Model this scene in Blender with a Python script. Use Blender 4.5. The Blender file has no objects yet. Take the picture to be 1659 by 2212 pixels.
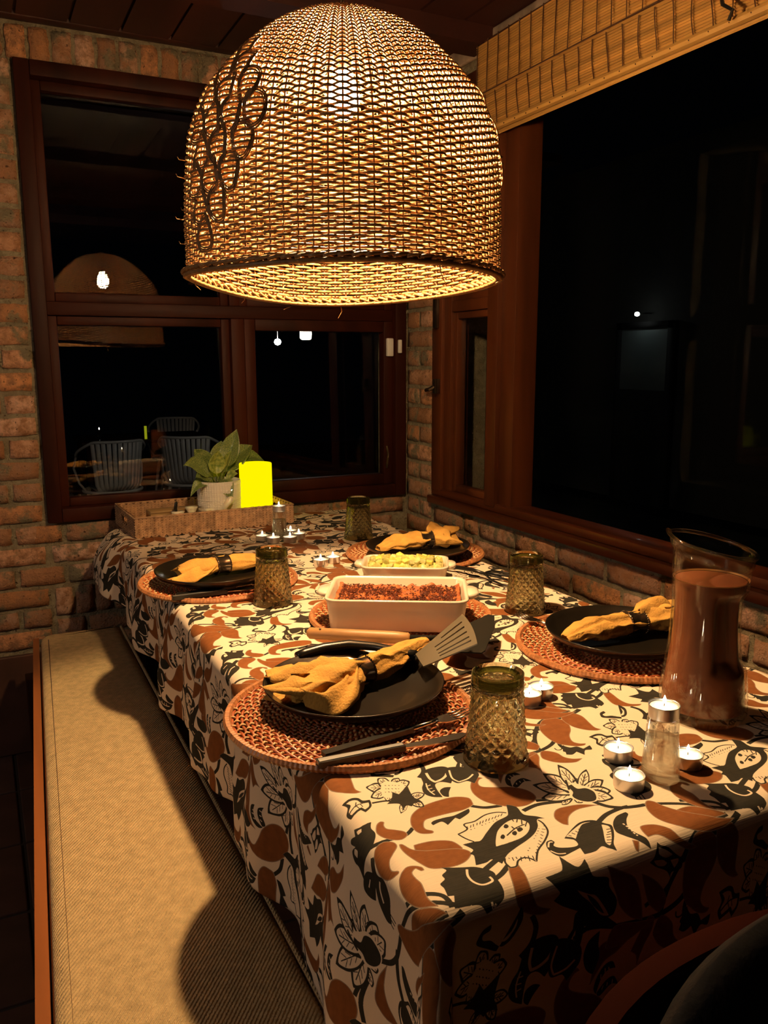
import bpy, bmesh, math, random
import numpy as np
from mathutils import Vector, Matrix, noise

random.seed(7)
SC = bpy.context.scene
COL = SC.collection
S = 0.52          # metres per unit of the room survey (camera height above the table)
CAMZ = 1.27

# ------------------------------------------------------------------ camera
cam_d = bpy.data.cameras.new('camera')
cam = bpy.data.objects.new('camera', cam_d)
COL.objects.link(cam)
F = 1787.0
def _n(v): return v / np.linalg.norm(v)
_vy = _n(np.array([-60 - 829.5, -(778 - 1106.0), -F]))
_vx = np.array([4550 - 829.5, -(766 - 1106.0), -F]); _vx = _n(_vx - _vx.dot(_vy) * _vy)
_vz = np.cross(_vx, _vy)
_R = np.array([_vx, _vy, _vz])
cam.matrix_world = Matrix([[*_R[0], 0], [*_R[1], 0], [*_R[2], CAMZ], [0, 0, 0, 1]])
cam_d.sensor_fit = 'HORIZONTAL'
cam_d.sensor_width = 36.0
cam_d.lens = F / 1659.0 * 36.0
cam_d.clip_start = 0.01
SC.camera = cam

# ------------------------------------------------------------------ world, exposure
w = bpy.data.worlds.new('night'); SC.world = w; w.use_nodes = True
bg = w.node_tree.nodes['Background']
bg.inputs[0].default_value = (0.35, 0.45, 0.7, 1); bg.inputs[1].default_value = 0.0006
SC.view_settings.view_transform = 'Standard'
SC.view_settings.look = 'None'
SC.view_settings.gamma = 1.0
SC.view_settings.use_curve_mapping = False
SC.view_settings.exposure = 0.0
BULB_POWER = 2550.0        # emission strength of the bulb surface
BULB_COL = (1.0, 0.65, 0.31)
FLAME = 90.0
CANDLE_LAMP = 1.05
SC.cycles.max_bounces = 10
SC.cycles.transparent_max_bounces = 16
SC.cycles.transmission_bounces = 10
SC.cycles.glossy_bounces = 5
SC.cycles.diffuse_bounces = 4
SC.cycles.sample_clamp_indirect = 6.0
SC.cycles.use_denoising = True
SC.cycles.blur_glossy = 0.0
# the lamp of the next room, to the left of the bench (its fitting is built further down)
SIDE_LAMP = (-2.3, .95, 1.72)
sl_d = bpy.data.lights.new('side_room_light', 'POINT'); sl_d.energy = 34.0; sl_d.color = (1.0, .80, .64); sl_d.shadow_soft_size = .04
sl_o = bpy.data.objects.new('side_room_light', sl_d); COL.objects.link(sl_o); sl_o.location = SIDE_LAMP

# ------------------------------------------------------------------ helpers
class MB:
    def __init__(s): s.v = []; s.f = []
    def add(s, vs, fs):
        o = len(s.v); s.v.extend(tuple(p) for p in vs); s.f.extend(tuple(i + o for i in f) for f in fs); return s
    def box(s, a, b, m=None, bev=0.0):
        x0, y0, z0 = a; x1, y1, z1 = b
        if bev > 0:
            vs = []; k = bev
            bm = bmesh.new(); bmesh.ops.create_cube(bm, size=1)
            for q in bm.verts: q.co = Vector(((x0+x1)/2 + q.co.x*(x1-x0), (y0+y1)/2 + q.co.y*(y1-y0), (z0+z1)/2 + q.co.z*(z1-z0)))
            bmesh.ops.bevel(bm, geom=bm.edges[:], offset=k, segments=2, affect='EDGES', profile=0.5)
            bm.verts.index_update()
            vs = [q.co.copy() for q in bm.verts]; fs = [[q.index for q in f.verts] for f in bm.faces]; bm.free()
        else:
            vs = [Vector(p) for p in ((x0,y0,z0),(x1,y0,z0),(x1,y1,z0),(x0,y1,z0),(x0,y0,z1),(x1,y0,z1),(x1,y1,z1),(x0,y1,z1))]
            fs = [(0,3,2,1),(4,5,6,7),(0,1,5,4),(1,2,6,5),(2,3,7,6),(3,0,4,7)]
        if m is not None: vs = [m @ p for p in vs]
        return s.add(vs, fs)
    def tube(s, pts, r, n=6, closed=False, flat=1.0, ref=None):
        P = np.array([tuple(p) for p in pts], float); N = len(P)
        if closed: T = np.roll(P, -1, 0) - np.roll(P, 1, 0)
        else:
            T = np.empty_like(P); T[1:-1] = P[2:] - P[:-2]; T[0] = P[1] - P[0]; T[-1] = P[-1] - P[-2]
        T /= np.linalg.norm(T, axis=1)[:, None] + 1e-12
        if ref is None:
            ref = np.array([0, 0, 1.0]) if abs(T[:, 2]).mean() < 0.8 else np.array([1.0, 0, 0])
            ref = np.tile(ref, (N, 1))
        else: ref = np.array(ref, float); ref = ref if ref.ndim == 2 else np.tile(ref, (N, 1))
        A = ref - (ref * T).sum(1)[:, None] * T; A /= np.linalg.norm(A, axis=1)[:, None] + 1e-12
        B = np.cross(T, A)
        R = np.full(N, r) if np.isscalar(r) else np.array(r, float)
        th = np.arange(n) * 2 * math.pi / n
        V = P[:, None] + R[:, None, None] * (np.cos(th)[None, :, None] * A[:, None] + flat * np.sin(th)[None, :, None] * B[:, None])
        V = V.reshape(-1, 3)
        fs = []
        M = N if closed else N - 1
        for i in range(M):
            a = i * n; b = ((i + 1) % N) * n
            for j in range(n):
                k = (j + 1) % n
                fs.append((a + j, a + k, b + k, b + j))
        if not closed: fs.append(tuple(range(n - 1, -1, -1))); fs.append(tuple((N - 1) * n + j for j in range(n)))
        return s.add(V, fs)
    def lathe(s, prof, n=48, c=(0, 0, 0), fn=None, close=True):
        o = []
        for i, (r, z) in enumerate(prof):
            for j in range(n):
                a = 2 * math.pi * j / n; rr = r if fn is None else fn(i, r, z, a)
                o.append((c[0] + rr * math.cos(a), c[1] + rr * math.sin(a), c[2] + z))
        fs = []
        for i in range(len(prof) - 1):
            for j in range(n):
                k = (j + 1) % n
                fs.append((i*n + j, i*n + k, (i+1)*n + k, (i+1)*n + j))
        if close:
            if prof[0][0] > 1e-6: fs.append(tuple(range(n - 1, -1, -1)))
            if prof[-1][0] > 1e-6: fs.append(tuple((len(prof)-1)*n + j for j in range(n)))
        return s.add(o, fs)
    def prism(s, poly, z0, z1, m=None):
        n = len(poly); vs = [Vector((x, y, z0)) for x, y in poly] + [Vector((x, y, z1)) for x, y in poly]
        fs = [tuple(range(n-1, -1, -1)), tuple(range(n, 2*n))] + [(i, (i+1) % n, n+(i+1) % n, n+i) for i in range(n)]
        if m is not None: vs = [m @ p for p in vs]
        return s.add(vs, fs)
    def mesh(s, name, mat, smooth=True):
        me = bpy.data.meshes.new(name); me.from_pydata(s.v, [], s.f)
        if mat: me.materials.append(mat)
        if smooth:
            me.polygons.foreach_set('use_smooth', [True] * len(me.polygons))
        me.update(); return me
    def build(s, name, mat, parent=None, smooth=True, loc=None, rot=None, auto=None):
        me = s.mesh(name, mat, smooth)
        if auto: me.set_sharp_from_angle(angle=math.radians(auto))
        return put(name, me, parent, loc, rot)
def put(name, me, parent=None, loc=None, rot=None):
    o = bpy.data.objects.new(name, me); COL.objects.link(o)
    if parent: o.parent = parent
    if loc is not None: o.location = loc
    if rot is not None: o.rotation_euler = rot
    return o
def tag(o, label=None, cat=None, group=None, kind=None):
    if label: o['label'] = label
    if cat: o['category'] = cat
    if group: o['group'] = group
    if kind: o['kind'] = kind
    return o
def empty(name, loc=(0, 0, 0), rz=0.0, **k):
    o = bpy.data.objects.new(name, None); COL.objects.link(o); o.location = loc; o.rotation_euler = (0, 0, rz)
    o.empty_display_size = 0.05
    return tag(o, **k)
def dup(root, loc, rz=None, label=None, rot=None):
    c = root.copy(); COL.objects.link(c); c.location = loc
    if rz is not None: c.rotation_euler = (0, 0, rz)
    if rot is not None: c.rotation_euler = rot
    if label: c['label'] = label
    for ch in list(root.children):
        d = ch.copy(); COL.objects.link(d); d.parent = c
        for g in list(ch.children):
            e = g.copy(); COL.objects.link(e); e.parent = d
    return c
def clean(me):
    bm = bmesh.new(); bm.from_mesh(me); bmesh.ops.remove_doubles(bm, verts=bm.verts, dist=1e-6)
    bmesh.ops.recalc_face_normals(bm, faces=bm.faces); bm.to_mesh(me); bm.free(); me.update()
def H(x, y, z): return Vector((x * S, y * S, CAMZ + z * S))

# ------------------------------------------------------------------ materials
def srgb(h): 
    h = h.lstrip('#'); c = [int(h[i:i+2], 16) / 255 for i in (0, 2, 4)]
    return tuple(x / 12.92 if x <= .04045 else ((x + .055) / 1.055) ** 2.4 for x in c) + (1,)
def mat(name, col, rough=0.6, metal=0.0, var=0.0, scale=20.0, bump=0.0, bscale=60.0, coat=0.0, rnd=0.0, spec=0.5, stretch=(1, 1, 1), col2=None, sss=0.0, detail=4.0, coord='Object'):
    m = bpy.data.materials.new(name); m.use_nodes = True; nt = m.node_tree; N = nt.nodes; L = nt.links
    p = N['Principled BSDF']
    p.inputs['Base Color'].default_value = (*col[:3], 1); p.inputs['Roughness'].default_value = rough
    p.inputs['Metallic'].default_value = metal; p.inputs['Coat Weight'].default_value = coat
    p.inputs['Specular IOR Level'].default_value = spec
    if sss: p.inputs['Subsurface Weight'].default_value = sss; p.inputs['Subsurface Radius'].default_value = (.01, .006, .003)
    tc = N.new('ShaderNodeTexCoord'); mp = N.new('ShaderNodeMapping'); mp.inputs['Scale'].default_value = stretch
    L.new(tc.outputs[coord], mp.inputs[0])
    cur = None
    if var > 0 or col2 is not None:
        nz = N.new('ShaderNodeTexNoise'); nz.inputs['Scale'].default_value = scale; nz.inputs['Detail'].default_value = detail
        L.new(mp.outputs[0], nz.inputs['Vector'])
        mx = N.new('ShaderNodeMix'); mx.data_type = 'RGBA'
        c2 = col2 if col2 is not None else tuple(max(0, c * (1 - var)) for c in col[:3])
        c1 = col if col2 is not None else tuple(min(1, c * (1 + var)) for c in col[:3])
        mx.inputs[6].default_value = (*c1[:3], 1); mx.inputs[7].default_value = (*c2[:3], 1)
        cr = N.new('ShaderNodeMapRange'); cr.inputs[1].default_value = .32; cr.inputs[2].default_value = .68
        L.new(nz.outputs[0], cr.inputs[0]); L.new(cr.outputs[0], mx.inputs[0]); cur = mx.outputs[2]
    if rnd > 0:
        oi = N.new('ShaderNodeObjectInfo'); hs = N.new('ShaderNodeHueSaturation')
        r1 = N.new('ShaderNodeMapRange'); r1.inputs[3].default_value = 1 - rnd; r1.inputs[4].default_value = 1 + rnd
        L.new(oi.outputs['Random'], r1.inputs[0]); L.new(r1.outputs[0], hs.inputs['Value'])
        r2 = N.new('ShaderNodeMath'); r2.operation = 'MULTIPLY'; r2.inputs[1].default_value = 7.31
        r3 = N.new('ShaderNodeMath'); r3.operation = 'FRACT'
        L.new(oi.outputs['Random'], r2.inputs[0]); L.new(r2.outputs[0], r3.inputs[0])
        r4 = N.new('ShaderNodeMapRange'); r4.inputs[3].default_value = 1 - rnd * .7; r4.inputs[4].default_value = 1 + rnd * .25
        L.new(r3.outputs[0], r4.inputs[0]); L.new(r4.outputs[0], hs.inputs['Saturation'])
        if cur is not None: L.new(cur, hs.inputs['Color'])
        else: hs.inputs['Color'].default_value = (*col[:3], 1)
        cur = hs.outputs[0]
    if cur is not None: L.new(cur, p.inputs['Base Color'])
    if bump > 0:
        nb = N.new('ShaderNodeTexNoise'); nb.inputs['Scale'].default_value = bscale; nb.inputs['Detail'].default_value = 5
        L.new(mp.outputs[0], nb.inputs['Vector'])
        bp = N.new('ShaderNodeBump'); bp.inputs['Strength'].default_value = bump; bp.inputs['Distance'].default_value = .004
        L.new(nb.outputs[0], bp.inputs['Height']); L.new(bp.outputs[0], p.inputs['Normal'])
    return m
def emit(name, col, s):
    m = bpy.data.materials.new(name); m.use_nodes = True; nt = m.node_tree; nt.nodes.clear()
    e = nt.nodes.new('ShaderNodeEmission'); e.inputs[0].default_value = (*col[:3], 1); e.inputs[1].default_value = s
    o = nt.nodes.new('ShaderNodeOutputMaterial'); nt.links.new(e.outputs[0], o.inputs[0]); return m
def thin_glass(name, tint=(1, 1, 1), ior=1.5, rough=0.0):
    m = bpy.data.materials.new(name); m.use_nodes = True; nt = m.node_tree; nt.nodes.clear(); N = nt.nodes; L = nt.links
    t = N.new('ShaderNodeBsdfTransparent'); t.inputs[0].default_value = (*tint, 1)
    g = N.new('ShaderNodeBsdfGlossy'); g.inputs['Roughness'].default_value = rough
    f = N.new('ShaderNodeFresnel'); ge = N.new('ShaderNodeNewGeometry'); io = N.new('ShaderNodeMapRange')
    io.inputs[3].default_value = ior; io.inputs[4].default_value = 1.0 / ior     # same reflectance from both sides of the sheet
    L.new(ge.outputs['Backfacing'], io.inputs[0]); L.new(io.outputs[0], f.inputs[0])
    x = N.new('ShaderNodeMixShader'); o = N.new('ShaderNodeOutputMaterial')
    L.new(f.outputs[0], x.inputs[0]); L.new(t.outputs[0], x.inputs[1]); L.new(g.outputs[0], x.inputs[2]); L.new(x.outputs[0], o.inputs[0]); return m
def cut_glass(name, tint, part=0.4):
    m = bpy.data.materials.new(name); m.use_nodes = True; nt = m.node_tree; nt.nodes.clear(); N = nt.nodes; L = nt.links
    t = N.new('ShaderNodeBsdfTransparent'); t.inputs[0].default_value = (*tint, 1)
    g = N.new('ShaderNodeBsdfGlass'); g.inputs['Color'].default_value = (*tint, 1); g.inputs['Roughness'].default_value = 0.02; g.inputs['IOR'].default_value = 1.47
    x = N.new('ShaderNodeMixShader'); x.inputs[0].default_value = 1 - part; o = N.new('ShaderNodeOutputMaterial')
    L.new(t.outputs[0], x.inputs[1]); L.new(g.outputs[0], x.inputs[2]); L.new(x.outputs[0], o.inputs[0]); return m

M = {}
def masonry(name, col, col2, smear, rnd):
    m = mat(name, col, .93, rnd=rnd, spec=.2); nt = m.node_tree; N = nt.nodes; L = nt.links; p = N['Principled BSDF']
    g = N.new('ShaderNodeNewGeometry')
    def nz(s, d=6):
        n = N.new('ShaderNodeTexNoise'); n.inputs['Scale'].default_value = s; n.inputs['Detail'].default_value = d; n.inputs['Roughness'].default_value = .62; L.new(g.outputs['Position'], n.inputs['Vector']); return n.outputs[0]
    def mix(f, a, b):
        x = N.new('ShaderNodeMix'); x.data_type = 'RGBA'; L.new(f, x.inputs[0])
        for k, v in ((6, a), (7, b)):
            if isinstance(v, tuple): x.inputs[k].default_value = (*v, 1)
            else: L.new(v, x.inputs[k])
        return x.outputs[2]
    def ramp(f, a, b):
        r = N.new('ShaderNodeMapRange'); r.inputs[1].default_value = a; r.inputs[2].default_value = b; L.new(f, r.inputs[0]); return r.outputs[0]
    src = p.inputs['Base Color'].links[0].from_socket if p.inputs['Base Color'].is_linked else tuple(col[:3])
    c = mix(ramp(nz(38), .42, .62), src, col2)
    c = mix(ramp(nz(13), smear, smear + .08), c, (.27, .225, .145))       # mortar smeared over the faces
    d = mix(ramp(nz(90, 4), .60, .72), c, (.07, .035, .02))               # pits and soot
    L.new(d, p.inputs['Base Color'])
    a = N.new('ShaderNodeMath'); a.operation = 'ADD'; L.new(nz(45), a.inputs[0]); L.new(nz(160), a.inputs[1])
    b = N.new('ShaderNodeBump'); b.inputs['Strength'].default_value = 1.0; b.inputs['Distance'].default_value = .009; L.new(a.outputs[0], b.inputs['Height']); L.new(b.outputs[0], p.inputs['Normal'])
    return m
M['brick'] = masonry('brick_clay', (.64, .32, .17), (.46, .23, .12), .54, .35)
M['mortar'] = masonry('mortar', (.38, .32, .21), (.27, .22, .14), .5, 0)
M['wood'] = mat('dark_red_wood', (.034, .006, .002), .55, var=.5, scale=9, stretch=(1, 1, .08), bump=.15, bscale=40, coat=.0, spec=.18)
M['woodh'] = mat('dark_red_wood_rail', (.034, .006, .002), .55, var=.5, scale=9, stretch=(.08, .5, 1), bump=.15, bscale=40, coat=.0, spec=.18)
M['woody'] = mat('sill_wood', (.11, .026, .008), .38, var=.6, scale=12, stretch=(1, .05, 1), bump=.15, bscale=40, coat=.2)
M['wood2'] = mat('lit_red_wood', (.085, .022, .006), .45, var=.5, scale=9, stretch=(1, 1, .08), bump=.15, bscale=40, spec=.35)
M['ceil'] = mat('ceiling_boards', (.045, .010, .006), .6, var=.4, scale=6, stretch=(1, .1, 1))
M['floor'] = mat('floor_clay_tile', (.085, .035, .022), .6, var=.3, scale=8, rnd=.2, bump=.2, bscale=30)
M['grout'] = mat('grout', (.03, .018, .013), .9)
M['bench_fabric'] = None
M['trimwood'] = mat('bench_wood', (.33, .105, .03), .35, var=.35, scale=8, stretch=(1, .06, 1), coat=.3)
M['glass'] = thin_glass('window_glass', (.97, .98, .98), 1.5)
M['clear'] = cut_glass('clear_glass', (.97, .98, .96), .5)
M['tumbler'] = cut_glass('smoky_green_glass', (.95, .95, .84), .15)
M['base_glass'] = cut_glass('thick_green_glass', (.46, .50, .28), .3)
M['jug'] = thin_glass('jug_glass', (.93, .95, .91), 1.5)
M['drink'] = mat('brown_drink', (.30, .085, .035), .5, var=.15, scale=12, coat=.5, sss=.15)
M['wicker'] = mat('wicker', (.33, .175, .065), .5, var=.3, scale=90, bump=.2, bscale=200)
M['wicker_dark'] = mat('wicker_stake', (.26, .12, .04), .6, var=.3, scale=90)
M['rattan'] = mat('red_rattan', (.36, .085, .026), .38, var=.4, scale=120, coat=.25)
M['rattan_light'] = mat('tan_rattan', (.60, .34, .15), .45, var=.3, scale=120)
M['plate'] = mat('black_glaze', (.009, .0065, .004), .30, coat=.2, spec=.6, var=.2, scale=40)
M['napkin'] = mat('mustard_linen', (.60, .31, .06), .9, var=.16, scale=30, bump=.5, bscale=260)
M['ring'] = mat('dark_metal', (.17, .12, .08), .20, metal=.9)
M['steel'] = mat('steel', (.62, .58, .52), .2, metal=1.0)
M['alu'] = mat('aluminium_cup', (.72, .70, .68), .28, metal=.9)
M['wax'] = mat('white_wax', (.88, .84, .76), .45, sss=.5)
M['flame'] = emit('candle_flame', (1.0, .74, .46), FLAME)
M['wick'] = mat('wick', (.02, .015, .012), .9)
M['ceramic'] = mat('cream_glaze', (.80, .70, .53), .22, coat=.4, var=.05, scale=12)
M['crust'] = mat('baked_crust', (.58, .17, .035), .5, col2=(.22, .045, .012), scale=42, bump=1.0, bscale=160, coat=.3, detail=8)
M['veg'] = mat('pale_green_veg', (.62, .55, .13), .4, rnd=.3, var=.2, scale=60, sss=.1)
M['veg_skin'] = mat('green_skin', (.16, .30, .04), .4, rnd=.3)
M['sauce'] = mat('pale_sauce', (.66, .52, .20), .4, var=.15, scale=40)
M['beech'] = mat('beech_handle', (.52, .27, .10), .45, var=.25, scale=10, stretch=(.15, 1, 1))
M['nylon'] = mat('grey_nylon', (.012, .011, .008), .8, spec=.12)
M['nylon_tan'] = mat('olive_nylon', (.085, .068, .036), .38)
M['black'] = mat('black_plastic', (.010, .009, .008), .3)
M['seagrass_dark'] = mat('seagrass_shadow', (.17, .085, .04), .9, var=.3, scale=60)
M['seagrass'] = mat('seagrass', (.50, .29, .15), .75, var=.3, scale=60, rnd=.0, bump=.4, bscale=200)
M['pot'] = mat('cream_pot', (.78, .72, .60), .45)
M['soil'] = mat('soil', (.03, .02, .012), .95, bump=1, bscale=80)
M['leaf'] = mat('speckled_leaf', (.035, .10, .02), .35, col2=(.30, .34, .10), scale=380, coat=.3, detail=2)
M['leaf_pale'] = mat('pale_leaf', (.42, .46, .10), .4, col2=(.14, .22, .03), scale=110, detail=2)
M['yellow'] = emit('glowing_lamp', (1.0, .86, 0.0), CANDLE_LAMP)
M['white'] = mat('white_plastic', (.75, .72, .66), .45)
M['reed'] = mat('bamboo_reed', (.44, .235, .06), .55, var=.35, scale=14, stretch=(1, .06, 6), coord='Object')
M['string'] = mat('dark_string', (.06, .022, .01), .9)
M['plaster'] = mat('rough_plaster', (.36, .26, .19), .95, var=.4, scale=14, bump=1, bscale=30)
M['chair_grey'] = mat('grey_chair_plastic', (.66, .63, .58), .5)
M['patio'] = mat('patio_stone', (.05, .05, .045), .9, var=.3, scale=3)
M['onyx'] = mat('onyx', (.78, .70, .50), .3, var=.25, scale=30, sss=.3, coat=.4)
M['card'] = mat('brown_card', (.42, .26, .10), .7, var=.1)
M['blackpad'] = mat('black_upholstery', (.012, .010, .010), .85, bump=.3, bscale=150)

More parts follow.
